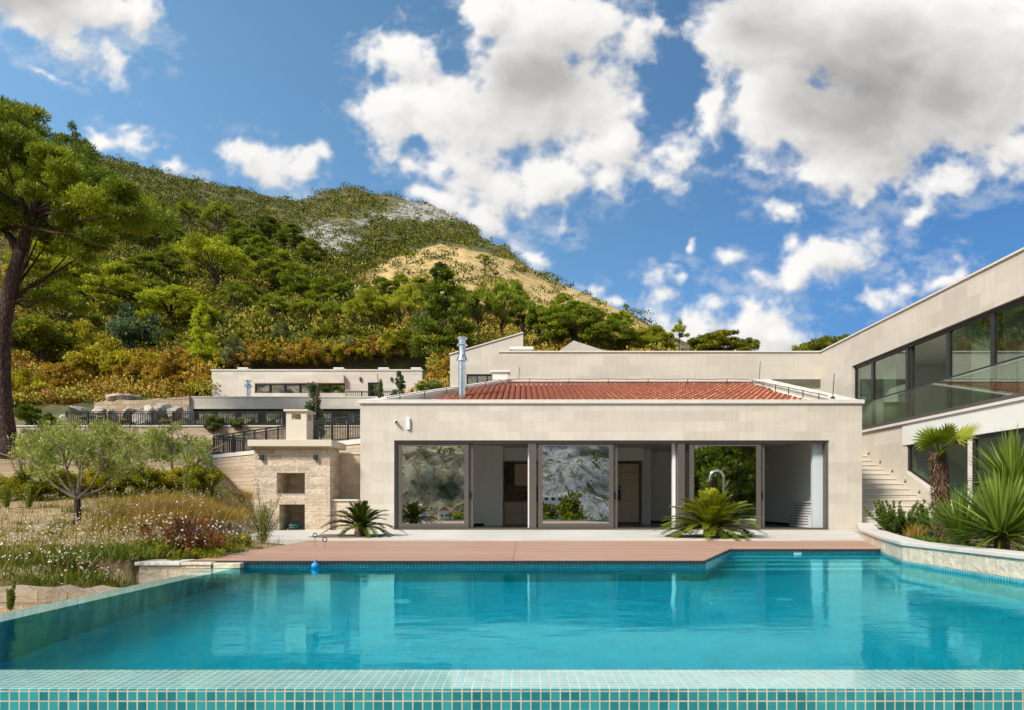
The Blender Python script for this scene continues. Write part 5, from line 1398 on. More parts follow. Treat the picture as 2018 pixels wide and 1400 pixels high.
cl1 += poly_clumps([(20, 545), (90, 530), (150, 560), (120, 600), (40, 610)], 8, DB, DB + 2, 24, .55, 450, 6)
lim = []
for i, c in enumerate(cl1):
    if i % 2: continue
    e = Vector(c[:3]); s0 = (at(60, 435, DB) if e.z > at(0, 470, DB).z and e.x > at(0, 0, DB).x else at(10, 450, DB + .3)) if i < 92 else at(14, 600, DB)
    m_ = s0.lerp(e, .55) + Vector((0, 0, -.25 + random.uniform(-.2, .3)))
    lim.append(([s0, s0.lerp(m_, .5) + Vector((0, 0, .15)), m_, e], [4.2 * k, 3.2 * k, 2.2 * k, .8 * k]))
big_pine('huge pine with thick reddish trunk and spreading crown at the left edge', trunk, cl1, lim, 'pine', .25, tuple(TB))
D2_ = 44.0
cl2 = poly_clumps([(-130, 260), (-60, 225), (10, 206), (70, 222), (78, 238), (95, 262), (120, 290), (170, 300), (190, 325), (130, 330), (60, 320), (-50, 310), (-130, 330)], 46, D2_ - 2, D2_ + 2.5, 30, .50, 800, 8)
bz = hit(-20, 800); k2 = D2_ / F
s0 = at(20, 330, D2_)
big_pine('tall dense pine rising behind the huge pine at the top left corner', [([Vector((at(-70, 700, D2_).x, D2_, float(tz(at(-70, 700, D2_).x, D2_)) - .3)), at(-50, 560, D2_), at(-20, 420, D2_), s0, at(24, 250, D2_)], [14 * k2, 12 * k2, 9 * k2, 6 * k2, 2 * k2])], cl2,
         [([s0.lerp(at(24, 250, D2_), random.random()), s0.lerp(Vector(c[:3]), .5), Vector(c[:3])], [3 * k2, 2 * k2, .8 * k2]) for c in cl2[::2]], 'dark', .32, (at(-70, 700, D2_).x, D2_, float(tz(at(-70, 700, D2_).x, D2_))))

# ------------------------------------------------------------------ undergrowth on the slope and the mountain: nobody could count it
um, nt, nd, lk, b = nmat('undergrowth_leaves')
f_ = N(nt, 'ShaderNodeAttribute', attribute_name='var').outputs['Fac']
c = ramp(nt, f_, [(0, (.075, .090, .010)), (.2, (.17, .17, .018)), (.4, (.31, .28, .035)), (.58, (.36, .30, .04)), (.75, (.44, .29, .045)), (.88, (.44, .24, .04)), (1, (.36, .23, .08))])
lk.new(c, b.inputs['Base Color']); b.inputs['Roughness'].default_value = .7; b.inputs['Specular IOR Level'].default_value = .15
def undergrowth(name, label, n, box, leaves, rad, seed, var_fn, keep_fn, flat=.8):
    r = np.random.default_rng(seed); V, A = [], []; cnt = 0
    xs = r.uniform(box[0], box[1], n); ys = r.uniform(box[2], box[3], n)
    for x, y in zip(xs, ys):
        D = slope_depth(x, y)
        if D is None: continue
        if not keep_fn(x, y, D, r): continue
        X_0 = (x - CX) / F * D; z0 = float(tz(X_0, D))
        s = rad(D) * r.uniform(.55, 1.35)
        lv = int(leaves(D)); d = unit(r.normal(size=(lv, 3))); d[:, 2] = np.abs(d[:, 2])
        nb = 5; ctr = r.normal(0, .45, (nb, 3)); ctr[:, 2] = np.abs(ctr[:, 2]) * .5
        P = (d * (r.random((lv, 1)) ** .4) * .7 + ctr[r.integers(0, nb, lv)]) * s * np.array([1, 1, flat]) + np.array([X_0, D, z0])
        V.append(leaf_arrays(P, s * (.18 if lv > 120 else .26), .6, dirs=d + np.array([0, 0, .5]), jitter=.6, r=r))
        v0 = var_fn(x, y, D, r); A.append(np.clip(v0 + r.normal(0, .05, lv), 0, 1)); cnt += 1
    if V:
        o = link_mesh(name, quad_mesh(name, np.concatenate(V), np.concatenate(A), um))
        tag(o, label, 'undergrowth', kind='stuff')
def v_near(x, y, D, r):
    low = np.clip((y - 640) / 90, 0, 1)
    return float(np.clip(r.choice([.18, .40, .52, .64, .76]) * (1 - low) + low * r.choice([.4, .58, .7, .82, .9]) + r.normal(0, .05), 0, 1))
undergrowth('undergrowth', 'mixed green, yellow and rust undergrowth covering the near slope', 3000, (-80, 1320, 480, 800), lambda D: 300 if D < 110 else 200, lambda D: 1.0 + D * .007, 21, v_near,
            lambda x, y, D, r: D < 150 and D > (74.5 if 416 < x < 845 else 56) and not (x > 690 and D > 118 and y < 640 and r.random() < .8))
def v_maq(x, y, D, r): return float(np.clip(r.choice([.0, .06, .14, .24, .34, .44], p=[.06, .10, .20, .26, .22, .16]), 0, 1))
undergrowth('maquis', 'tall dense evergreen scrub between the pines on the left slope', 430, (60, 760, 440, 700), lambda D: 460, lambda D: 1.7 + D * .006, 24, v_maq, lambda x, y, D, r: 76 < D < 160 and not (x > 640 and y < 610), flat=1.0)
def v_far(x, y, D, r): return float(np.clip(r.choice([.02, .10, .18, .26, .36], p=[.46, .30, .15, .06, .03]) + r.normal(0, .03), 0, 1))
def keep_far(x, y, D, r):
    if D < 128: return False
    yt = np.interp(x, [640, 700, 780, 870, 1000, 1100, 1200, 1280], [566, 546, 508, 482, 510, 558, 602, 645])
    if x > 650 and y > yt and D < 275: return r.random() < (.10 if x > 740 else .28)
    if x > 960 and y <= yt + 4: return r.random() < .55
    if abs(x - 850) < 90 and abs(y - 418) < 24: return r.random() < .18
    if abs(x - 650) < 70 and abs(y - 470) < 36: return r.random() < .25
    return True
undergrowth('mountain_scrub', 'dark green scrub growing over the mountain ridges', 15000, (40, 1290, 300, 640), lambda D: 70 if D < 220 else 48, lambda D: 1.0 + D * .0046, 22, v_far, keep_far)
def scatter_rocks(n, seed):
    r = np.random.default_rng(seed); mb = MB()
    for _ in range(n):
        if r.random() < .6: x, y = ((r.normal(850, 50), r.normal(418, 14)) if r.random() < .5 else (r.normal(650, 40), r.normal(470, 22)))
        else: x, y = r.uniform(200, 760), r.uniform(440, 700)
        D = slope_depth(x, y)
        if D is None: continue
        s = D * .0022 * r.uniform(.5, 1.7); q = Vector(((x - CX) / F * D, D, float(tz((x - CX) / F * D, D)) + s * .3))
        base = len(mb.v)
        for k in range(9):
            d = unit(r.normal(size=(1, 3)))[0]; d = d * r.uniform(.8, 1.2) * s * np.array([1.3, .9, .9])
            mb.v.append((q.x + d[0], q.y + d[1], q.z + d[2]))
        for a in range(9):
            for b_ in range(a + 1, 9):
                for c_ in range(b_ + 1, 9):
                    if (a + b_ * 2 + c_ * 3) % 4 == 0: mb.f.append((base + a, base + b_, base + c_))
    tag(mb.obj('rock_outcrops', M['rock']), 'pale grey limestone outcrops scattered over the mountain', 'rocks', kind='stuff')
scatter_rocks(300, 5)
# ------------------------------------------------------------------ ribbons: blades, fronds, sword leaves
def ribbons(P, d, L, w, droop, seg=3, r=rng, side=None):
    """tapered curved blades; P,d (n,3); L,w,droop scalars or (n,)"""
    n = len(P); L = np.broadcast_to(np.asarray(L, float), (n,)); w = np.broadcast_to(np.asarray(w, float), (n,)); droop = np.broadcast_to(np.asarray(droop, float), (n,))
    d = unit(d); s = unit(np.cross(d, np.array([0, 0, 1.0]) + r.normal(0, .25, (n, 3)))) if side is None else side
    rows = []
    for k in range(seg + 1):
        t = k / seg
        c = P + d * (L * t)[:, None]; c[:, 2] -= droop * L * t * t
        c[:, :2] += d[:, :2] * 0
        ww = w * (1 - t ** 1.8) * .5 + .0006
        rows.append((c - s * ww[:, None], c + s * ww[:, None]))
    V = []
    for k in range(seg):
        V.append(np.stack([rows[k][0], rows[k][1], rows[k + 1][1], rows[k + 1][0]], 1))
    return np.concatenate(V, 0).reshape(-1, 3)
def dirs_up(n, el0, el1, r=rng):
    a = r.uniform(0, 2 * np.pi, n); e = np.radians(r.uniform(el0, el1, n))
    return np.stack([np.cos(a) * np.cos(e), np.sin(a) * np.cos(e), np.sin(e)], 1)
M['grassmat'] = leafmat('meadow_blades', [(.07, .11, .008), (.17, .19, .018), (.29, .215, .035), (.40, .26, .055), (.36, .18, .05)], trans=.3, spread=0)
M['flower'] = leafmat('gaura_petals', [(.70, .42, .44), (.82, .70, .68), (.86, .83, .80)], trans=.3, spread=0)
M['cycadleaf'] = leafmat('cycad_leaflets', [(.018, .036, .004), (.07, .11, .008), (.18, .21, .014)], trans=.2, rough=.35)
M['cycadyellow'] = leafmat('cycad_leaflets_yellow', [(.075, .105, .008), (.22, .25, .015), (.42, .41, .03)], trans=.3, rough=.35)  # yellower leaf colour of the right-hand cycad
M['yucca'] = leafmat('sword_leaves', [(.035, .07, .006), (.11, .18, .016), (.28, .36, .06)], trans=.25, rough=.35)
M['juniper'] = leafmat('juniper_sprays', [(.025, .055, .006), (.085, .14, .012), (.20, .27, .03)])
M['palmleaf'] = leafmat('fan_palm_leaf', [(.06, .10, .008), (.19, .24, .015), (.38, .36, .03)], trans=.35, rough=.4)
M['weed'] = leafmat('tall_weed', [(.08, .11, .012), (.20, .23, .03), (.36, .33, .08)])
M['lily'] = leafmat('liriope', [(.03, .07, .006), (.10, .19, .012), (.22, .34, .03)], trans=.3, rough=.4)
M['fibre'] = simple('palm_trunk_fibre', (.13, .07, .04), .95, var=.5, scale=16, bmp=.9)

# ------------------------------------------------------------------ the meadow
def meadow_pts(n, px0, px1, y0, y1, r, dens=None):
    px = r.uniform(px0, px1, n * 2); y = r.uniform(y0, y1, n * 2)
    if dens is not None:
        kp = r.random(n * 2) < dens(px, y); px, y = px[kp], y[kp]
    px, y = px[:n], y[:n]
    # invert the slope numerically: depth whose ground row is y
    Dg = np.linspace(7.3, 27, 260)
    out = []
    for k in range(0, len(px)):
        z = CH + tv(np.full(260, px[k]), Dg) * Dg
        row = CY - (z - CH) / Dg * F
        j = np.searchsorted(-row, -y[k]); j = min(j, 259)
        out.append(((px[k] - CX) / F * Dg[j], Dg[j]))
    a = np.array(out); 
    a[:, 1] += r.uniform(-.05, .05, len(a))
    kp = ~((a[:, 0] > -7.3) & (a[:, 1] > 14.2)) & ~((a[:, 0] > -4.95) & (a[:, 1] > 9.3)) & ~((a[:, 0] > -4.5)) & ~((a[:, 0] > -5.5) & (a[:, 1] > 9.3) & (a[:, 1] < 9.85)) & ~((a[:, 0] > -5.5) & (a[:, 1] < 9.85) & (a[:, 1] > 7.8)) & ~((a[:, 0] > -4.6) & (a[:, 1] < 9.85)) & ~((a[:, 0] > -8.6) & (a[:, 1] > 18.2))
    a = a[kp]
    return np.column_stack([a, tz(a[:, 0], a[:, 1])])
r = np.random.default_rng(31)
def gauss(px, y, cx, cy, sx, sy): return np.exp(-((px - cx) / sx) ** 2 - ((y - cy) / sy) ** 2)
def dens_grass(px, y):
    return np.clip(.26 + .8 * gauss(px, y, 330, 1010, 150, 40) - .25 * gauss(px, y, 80, 1045, 90, 45) + .5 * gauss(px, y, 430, 1030, 70, 40) + .25 * gauss(px, y, 60, 1110, 110, 25) + .6 * gauss(px, y, 240, 1120, 90, 30) + .35 * (y < 990), 0, 1)
P = meadow_pts(21000, -60, 560, 955, 1162, r, dens_grass)
hh = .08 + .20 * r.random(len(P)) + .30 * gauss(CX + F * P[:, 0] / P[:, 1], CY - (P[:, 2] - CH) / P[:, 1] * F, 350, 1015, 140, 40)
V = ribbons(P, dirs_up(len(P), 45, 88, r), hh, .010, .35, 2, r)
pxp = CX + F * P[:, 0] / P[:, 1]; pyp = CY - (P[:, 2] - CH) / P[:, 1] * F
gv = np.clip(.40 + .38 * gauss(pxp, pyp, 350, 1015, 150, 45) - .45 * gauss(pxp, pyp, 235, 1125, 90, 40) - .38 * gauss(pxp, pyp, 50, 1120, 90, 30) - .25 * (pyp < 985) + r.normal(0, .16, len(P)), 0, 1)
gv = np.tile(gv, 2)
tag(link_mesh('meadow_grass', quad_mesh('meadow_grass', V, gv, M['grassmat'])), 'dry golden and green meadow grass on the bank left of the pool', 'grass', kind='stuff')
def dens_fl(px, y):
    return np.clip(.25 + .8 * gauss(px, y, 350, 1030, 140, 45) + .7 * gauss(px, y, 180, 1100, 160, 30) + .6 * gauss(px, y, 400, 1075, 90, 25) - .8 * gauss(px, y, 60, 1010, 110, 30), .02, 1)
P = meadow_pts(950, -60, 560, 965, 1150, r, dens_fl)
h = r.uniform(.22, .62, len(P)); d = dirs_up(len(P), 55, 88, r)
stems = ribbons(P, d, h, .007, .1, 2, r)
Hd = P + d * h[:, None]; Hd[:, 2] -= .1 * h
heads = np.concatenate([Hd] + [Hd + r.normal(0, .03, Hd.shape) - np.array([0, 0, .04]) for _ in range(2)])
fv = leaf_arrays(heads, r.uniform(.018, .032, len(heads)), .85, r=r); fv2 = leaf_arrays(heads, r.uniform(.018, .030, len(heads)), .85, r=r)
tag(link_mesh('wildflowers', quad_mesh('wildflowers', np.concatenate([fv, fv2]), np.tile(np.clip(r.beta(2, 1.2, len(heads)), 0, 1), 2), M['flower'])), 'small white and pink gaura flowers scattered through the meadow', 'flowers', kind='stuff')
tag(link_mesh('flower_stems', quad_mesh('flower_stems', stems, np.clip(np.tile(r.normal(.55, .2, len(P)), 2), 0, 1), M['grassmat'])), 'thin reddish stems of the meadow flowers', 'grass', kind='stuff')
# leafy green tufts low in the meadow
P0 = meadow_pts(150, -60, 560, 960, 1150, r, lambda px, y: np.clip(.25 + gauss(px, y, 230, 1130, 80, 30) + .6 * gauss(px, y, 40, 1100, 100, 50) + .5 * gauss(px, y, 400, 1085, 90, 22), 0, 1))
Pn = np.repeat(P0, 60, 0) + r.normal(0, .10, (len(P0) * 60, 3)) * np.array([1, 1, .0]); 
tag(link_mesh('green_tufts', quad_mesh('green_tufts', ribbons(Pn, dirs_up(len(Pn), 30, 85, r), r.uniform(.08, .24, len(Pn)), .014, .3, 2, r), np.clip(np.tile(np.repeat(r.uniform(.02, .4, len(P0)), 60), 2), 0, 1), M['grassmat'])), 'low green tufts of weeds in the meadow soil', 'weeds', kind='stuff')

def tuft(name, label, cat, px, py, h, n, spread, mat, var, el=(50, 88), w=.012, droop=.4, group=None, D=None, seg=4):
    q = hit(px, py) if D is None else at(px, py, D)
    if D is not None: q.z = D and q.z
    P = np.array(q)[None] + r.normal(0, spread, (n, 3)) * np.array([1, 1, 0])
    V = ribbons(P, dirs_up(n, *el, r), h * r.uniform(.6, 1.1, n), w, droop, seg, r) - np.array(q)
    o = link_mesh(name, quad_mesh(name, V, np.tile(np.clip(r.normal(*var, n), 0, 1), seg), mat)); o.location = q
    return tag(o, label, cat, group)
for i, (px, py, h, n, s, v, lab) in enumerate([
    (345, 1052, .75, 900, .42, (.80, .12), 'big golden feathery grass clump in the middle of the meadow'),
    (432, 1040, .62, 700, .38, (.72, .12), 'golden grass clump at the left foot of the barbecue'),
    (232, 1048, .50, 400, .30, (.6, .14), 'straw coloured grass clump right of the front olive trunk'),
    (225, 1140, .36, 700, .30, (.12, .10), 'fresh green grass clump beside the low stone wall'),
    (478, 985, .85, 350, .25, (.65, .12), 'tall dry grass leaning on the ramp wall left of the barbecue'),
    (130, 1150, .26, 350, .25, (.15, .1), 'low green grass clump above the rubble wall')]):
    tuft('grass_clump', lab, 'grass clump', px, py, h, n, s, M['grassmat'], v, group='grass clumps in the meadow')
def leafy(name, label, cat, q, clumps, leaf, mat, stems=(), group=None, aspect=.4, stemmat='olivebark', up=.5):
    t = thing(name, label, cat, q, group)
    V, var = clump_leaves([(c[0], c[1], c[2], c[3], c[3], c[4], c[5]) for c in clumps], leaf, aspect, up=up, r=r)
    link_mesh('foliage', quad_mesh('foliage', V, var, mat), t)
    if stems:
        mb = MB()
        for pts, rad in stems: mb.tube([Vector(p) for p in pts], rad, 6, cap=False)
        me = bpy.data.meshes.new('stem'); me.from_pydata(mb.v, [], mb.f); me.materials.append(M[stemmat]); me.polygons.foreach_set('use_smooth', [True] * len(me.polygons))
        link_mesh('stem', me, t)
    return t
# reddish flowering bush by the low wall
q = hit(365, 1098)
leafy('flowering_bush', 'dark reddish flowering bush between low wall and terrace', 'bush', q, [(r.normal(0, .26), r.normal(0, .2), r.uniform(.08, .55), .13, .12, 110) for _ in range(34)], .055, M['f_maroon'], [([(0, 0, 0), (r.normal(0, .12), r.normal(0, .1), .3), (r.normal(0, .25), r.normal(0, .2), .6)], [.006, .005, .003]) for _ in range(10)], stemmat='bark')
hp = np.array(q) + r.normal(0, 1, (170, 3)) * np.array([.34, .25, .16]) + np.array([0, 0, .42])
fb = link_mesh('blossom', quad_mesh('blossom', leaf_arrays(hp, .04, .9, r=r) - np.array(q), r.beta(2, 1.2, 170), M['flower'])); fb.parent = [o for o in bpy.data.objects if o.name.startswith('flowering_bush')][0]; fb['kind'] = 'stuff'

for i, (px, D) in enumerate([(296, 9.95), (326, 9.95), (352, 10.6), (368, 10.0), (392, 11.2), (400, 10.2), (432, 12.0), (470, 12.6)]):
    x_ = (px - CX) / F * D; q = Vector((x_, D, float(tz(x_, D)) - .02))
    leafy('leafy_weed', ordn[i] + ' low leafy green weed from the left along the deck edge', 'weed', q, [(r.normal(0, .17), r.normal(0, .14), r.uniform(.04, .22), .10, .07, 60) for _ in range(14)], .07, M['f_green'], group='leafy weeds along the deck')
# hedge plants at the back of the meadow
for i, (px, py, wp, hp_) in enumerate([(12, 985, 60, 40), (68, 980, 70, 46), (128, 978, 76, 52), (186, 975, 60, 46), (236, 975, 70, 62), (290, 972, 76, 56), (340, 968, 60, 44), (392, 972, 70, 52), (110,972,60,44), (262,968,60,50)]):
    pass
hl = [(8, 990, 76, 62), (62, 988, 84, 66), (122, 984, 84, 70), (180, 980, 80, 66), (232, 980, 84, 74), (286, 978, 82, 70), (342, 974, 78, 62), (398, 978, 84, 74)]
for i, (px, py, wp, hp_) in enumerate(hl):
    plant('bush', 'green' if i % 3 else 'yellow', px, py, py - hp_, wp, f'{ordn[i]} leafy hedge shrub from the left along the back of the meadow', 'hedge shrubs behind the meadow')
# olive trees
def olive(px, py, crown, n, leafn, leaf, forks, label):
    q = hit(px, py); D = q.y; k = D / F; t = thing('olive_tree', label, 'tree', q)
    base = Vector(q); fork = at(px + forks[0], forks[1], D)
    mb = MB(); mb.tube([base - Vector((0, 0, .1)), base.lerp(fork, .5) + Vector((.02, 0, 0)), fork], [7.5 * k, 6 * k, 5.5 * k], 10)
    mb.obj('trunk', M['bark'], t, smooth=True)
    lm = MB(); cl = []
    rr = random.Random(px)
    for (ex, ey, dz) in forks[2]:
        e = at(ex, ey, D + dz); m_ = fork.lerp(e, .5) + Vector((0, 0, -.12))
        lm.tube([fork, fork.lerp(m_, .6), m_, e], [3.4 * k, 2.8 * k, 2.2 * k, 1.2 * k], 7, cap=False)
        for j in range(5):
            e2 = e + Vector((rr.gauss(0, .38), rr.gauss(0, .3), rr.uniform(.0, .55)))
            lm.tube([m_.lerp(e, .3 + .15 * j), e.lerp(e2, .5) + Vector((0, 0, .06)), e2], [1.6 * k, 1.0 * k, .5 * k], 5, cap=False)
    lm.obj('limb', M['olivebark'], t, smooth=True)
    rr2 = rng
    for _ in range(n):
        while True:
            x, y = rr.uniform(crown[0], crown[1]), rr.uniform(crown[2], crown[3])
            u_, v_ = (x - (crown[0] + crown[1]) / 2) / ((crown[1] - crown[0]) / 2), (y - (crown[2] * .42 + crown[3] * .58)) / ((crown[3] - crown[2]) / 2)
            if u_ * u_ + (v_ * .92) ** 2 < 1 and not (v_ > .45 and abs(u_) < .45) and rr2.random() < .9: break
        c = at(x, y, D + rr.uniform(-.9, .9) * (crown[1] - crown[0]) * k * .45)
        s = rr.uniform(.13, .25)
        cl.append((c.x, c.y, c.z, s, s, s * rr.uniform(.7, 1.3), leafn))
    V, var = clump_leaves(cl, leaf, .26, up=.9, r=r, shell=.6)
    link_mesh('crown', quad_mesh('crown', V - np.array(q), var, M['f_olive']), t)
olive(150, 1036, (30, 288, 832, 940), 112, 95, .085, (2, 984, [(95, 900, .2), (120, 880, -.4), (160, 880, .3), (210, 905, -.3), (250, 920, .4), (60, 905, -.2), (165, 900, .8)]), 'front olive tree with forked pale limbs standing in the meadow')
olive(340, 965, (272, 412, 836, 930), 62, 85, .10, (3, 942, [(300, 890, .2), (335, 880, -.4), (380, 895, .3), (395, 905, -.3)]), 'smaller olive tree further back near the ramp wall')
q = hit(68, 902)
leafy('sapling', 'small bushy olive sapling on the bank beside the big pine trunk', 'tree', q, [(r.normal(0, .35), r.normal(0, .25), r.uniform(.4, 1.9), .24, .22, 90) for _ in range(16)], .16, M['f_olive'], [([(0, 0, 0), (.03, 0, .8), (.0, 0, 1.7)], [.05, .04, .02])], aspect=.3)
# tall weeds
def weed(px, py, ytop, label, group, D=None, lean=0., bushy=1.0, stems=7):
    q = hit(px, py) if D is None else at(px, py, D); k = q.y / F; H = (py - ytop) * k
    cl, st_ = [], []
    for j in range(stems):
        hh_ = H * (1 if j == 0 else r.uniform(.45, .85)); dx, dy = r.normal(lean * .2, .10 * bushy) * H * (j > 0) + lean * H * .1, r.normal(0, .08 * bushy) * H
        st_.append(([(0, 0, 0), (dx * .4, dy * .4, hh_ * .5), (dx, dy, hh_ * .97)], [.012 * H, .008 * H, .003 * H]))
        for z in np.linspace(.18, 1, 13):
            rr_ = H * (.055 * (1.15 - z) + .022) * bushy
            cl.append((dx * z ** 1.3, dy * z ** 1.3, hh_ * z, rr_, H * .035, 16))
    return leafy('tall_weed', label, 'weed', q, cl, .040 * max(1, H), M['weed'], st_, group, aspect=.22, stemmat='weedstem', up=1.2)
M['weedstem'] = simple('weed_stem', (.20, .17, .05), .8, var=.3)
G5 = 'tall weeds in the garden'
weed(517, 1076, 948, 'tall feathery yellow green weed growing in front of the barbecue', G5, D=13.6, bushy=1.5, stems=9)
weed(50, 985, 868, 'tall green weed stalk in front of the big pine trunk', G5, bushy=1.1)
weed(12, 1005, 945, 'clump of pale green weed spikes at the left edge of the meadow', G5, bushy=1.3, stems=12)
weed(56, 1005, 950, 'pale green weed spikes left of the front olive tree', G5, bushy=1.3, stems=12)
weed(366, 990, 905, 'slim upright weed right of the smaller olive tree', G5, bushy=.8)
weed(418, 985, 935, 'short weed at the left end of the ramp wall', G5, bushy=.9)
weed(20, 1205, 1150, 'reddish weed at the lower left corner beside the pool rim', G5, D=6.6, bushy=1.2)

# ------------------------------------------------------------------ cycads
def cycad(px, py, D, R_, H, nf, mat, label, spread=(8, 80), drp=.25):
    q = at(px, py, D); q.z = .13; t = thing('cycad', label, 'palm', q)
    V, A = [], []
    rib = MB()
    for f in range(nf):
        az = f * 2.39996 + r.normal(0, .15); el = math.radians(spread[0] + (spread[1] - spread[0]) * ((f + .5) / nf) ** 1.0 + r.normal(0, 4))
        L = R_ * 1.12 * r.uniform(.85, 1.08) * (1 if el < .9 else .88); dr = drp + .22 * math.cos(el)
        d = np.array([math.cos(az) * math.cos(el), math.sin(az) * math.cos(el), math.sin(el)]); p0 = np.array([d[0] * .07, d[1] * .07, .22])
        ts = np.linspace(0, 1, 34); C = p0 + d * (L * ts)[:, None]; C[:, 2] -= dr * L * ts ** 2.2
        rib.tube([tuple(C[i]) for i in (0, 8, 16, 24, 33)], [.012, .010, .008, .006, .003], 5, cap=False)
        T = unit(np.gradient(C, axis=0)); S = unit(np.cross(T, np.array([0, 0, 1.0]))); U_ = np.cross(S, T)
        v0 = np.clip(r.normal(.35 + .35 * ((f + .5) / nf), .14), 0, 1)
        for sg in (-1, 1):
            ii_ = np.arange(5, 34); tt = ts[ii_]
            ll = .155 * R_ / .9 * np.sin(np.pi * np.clip(.12 + tt * .80, 0, 1)) ** .6
            dd = T[ii_] * .75 + S[ii_] * sg * .75 + U_[ii_] * .28 + r.normal(0, .05, (len(ii_), 3))
            V.append(ribbons(C[ii_], dd, ll, .028, .12, 2, r, side=unit(np.cross(unit(dd), U_[ii_])))); A.append(np.tile(np.clip(v0 + r.normal(0, .07, len(ii_)), 0, 1), 2))
    link_mesh('frond', quad_mesh('frond', np.concatenate(V), np.concatenate(A), mat), t)
    me = bpy.data.meshes.new('frond_rib'); me.from_pydata(rib.v, [], rib.f); me.materials.append(mat); link_mesh('frond_rib', me, t)
    tb = MB().lathe([(.14, -.02), (.17, .08), (.13, .2), (.06, .27), (0, .28)], (0, 0, 0), 16)
    me = bpy.data.meshes.new('trunk'); me.from_pydata(tb.v, [], tb.f); me.materials.append(M['fibre']); link_mesh('trunk', me, t)
    return t
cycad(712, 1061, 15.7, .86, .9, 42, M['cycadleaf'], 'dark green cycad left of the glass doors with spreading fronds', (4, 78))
cycad(1400, 1058, 15.4, 1.10, 1.0, 115, M['cycadyellow'], 'dense yellow green cycad in front of the right glass doors', (3, 80), .15)
q = at(1400, 1058, 15.3); q.z = .13
leafy('fern', 'dark low fern skirting the base of the yellow green cycad', 'fern', q, [(r.normal(0, .38), r.normal(-.1, .15), r.uniform(.02, .14), .12, .06, 60) for _ in range(16)], .06, M['f_dark'])
# ------------------------------------------------------------------ planter plants
def swords(px, py, D, zc, L, n, w, label, trunk=0, el=(-25, 88), tilt=(0, 0)):
    q = at(px, py, D); base = Vector((q.x, q.y, .22)); t = thing('yucca', label, 'yucca', base)
    P = np.zeros((n, 3)); P[:, 2] = zc - .22
    d = dirs_up(n, *el, r); P = P + d * .05; P[:, 2] += r.uniform(-.08, .06, n)
    ln = L * r.uniform(.78, 1.08, n) * (1 - .12 * (d[:, 2] < .1))
    V = ribbons(P, d, ln, w, r.uniform(.0, .22, n) * (1 - d[:, 2] * .7), 4, r)
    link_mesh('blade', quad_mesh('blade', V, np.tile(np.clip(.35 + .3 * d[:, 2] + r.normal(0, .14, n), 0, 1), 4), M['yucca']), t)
    mb = MB().tube([(0, 0, -.1), (.02, 0, (zc - .22) * .5), (0, 0, zc - .2)], [.10, .09, .08], 10)
    me = bpy.data.meshes.new('trunk'); me.from_pydata(mb.v, [], mb.f); me.materials.append(M['fibre']); link_mesh('trunk', me, t)
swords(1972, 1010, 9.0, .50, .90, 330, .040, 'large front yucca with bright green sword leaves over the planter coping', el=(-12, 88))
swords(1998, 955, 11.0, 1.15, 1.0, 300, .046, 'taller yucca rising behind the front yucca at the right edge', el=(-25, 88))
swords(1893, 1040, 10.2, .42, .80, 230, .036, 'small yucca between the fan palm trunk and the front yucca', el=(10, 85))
# fan palm
q = at(1858, 1060, 12.2); pb = Vector((q.x, 12.2, .22)); fp = thing('fan_palm', 'fan palm with shaggy brown trunk and few bright fan leaves in the planter', 'palm', pb)
ctop = at(1852, 893, 12.2)
mb = MB(); npt = 16; pts = []; rad = []
for k in range(npt + 1):
    t_ = k / npt; p_ = Vector((pb.x, 12.2, .18)).lerp(ctop, t_) + Vector((.03 * math.sin(t_ * 5), 0, 0)); pts.append(p_); rad.append(.128 * (1 - .1 * t_) * random.uniform(.9, 1.12))
mb.tube(pts, rad, 16).obj('trunk', M['fibre'], fp, smooth=True)
n = 2600; tt = r.random(n); an = r.uniform(0, 6.283, n); ax = np.array([np.array(pts[0]) * (1 - t_) + np.array(pts[-1]) * t_ for t_ in tt])
rd = .124
P = ax + np.stack([np.cos(an) * rd, np.sin(an) * rd, np.zeros(n)], 1)
d = np.stack([np.cos(an) * .8, np.sin(an) * .8, r.choice([-1.0, .9], n, p=[.4, .6]) + r.normal(0, .4, n)], 1) + r.normal(0, .3, (n, 3))
link_mesh('trunk_fibre', quad_mesh('trunk_fibre', ribbons(P, d, r.uniform(.04, .11, n), .014, .2, 2, r) - np.array(pb), np.tile(r.random(n), 2), leafmat('palm_fibre_hair', [(.06, .03, .018), (.15, .085, .05), (.26, .17, .11)], trans=.1)), fp)
fans = [((-.30, -.25, .28), (-.55, -.35, .62), .50, .6), ((.05, -.15, .42), (.15, -.5, .75), .44, .55), ((.42, -.1, .38), (.72, -.15, .55), .62, .75), ((-.12, .2, .35), (-.3, .4, .8), .46, .4), ((.55, .1, .30), (.9, .1, .28), .50, .95), ((-.05, -.25, .10), (-.1, -.8, .25), .42, .35), ((.25, .3, .4), (.4, .5, .7), .45, .5)]
fv, fa = [], []; pm = MB(); ct = np.array(ctop)
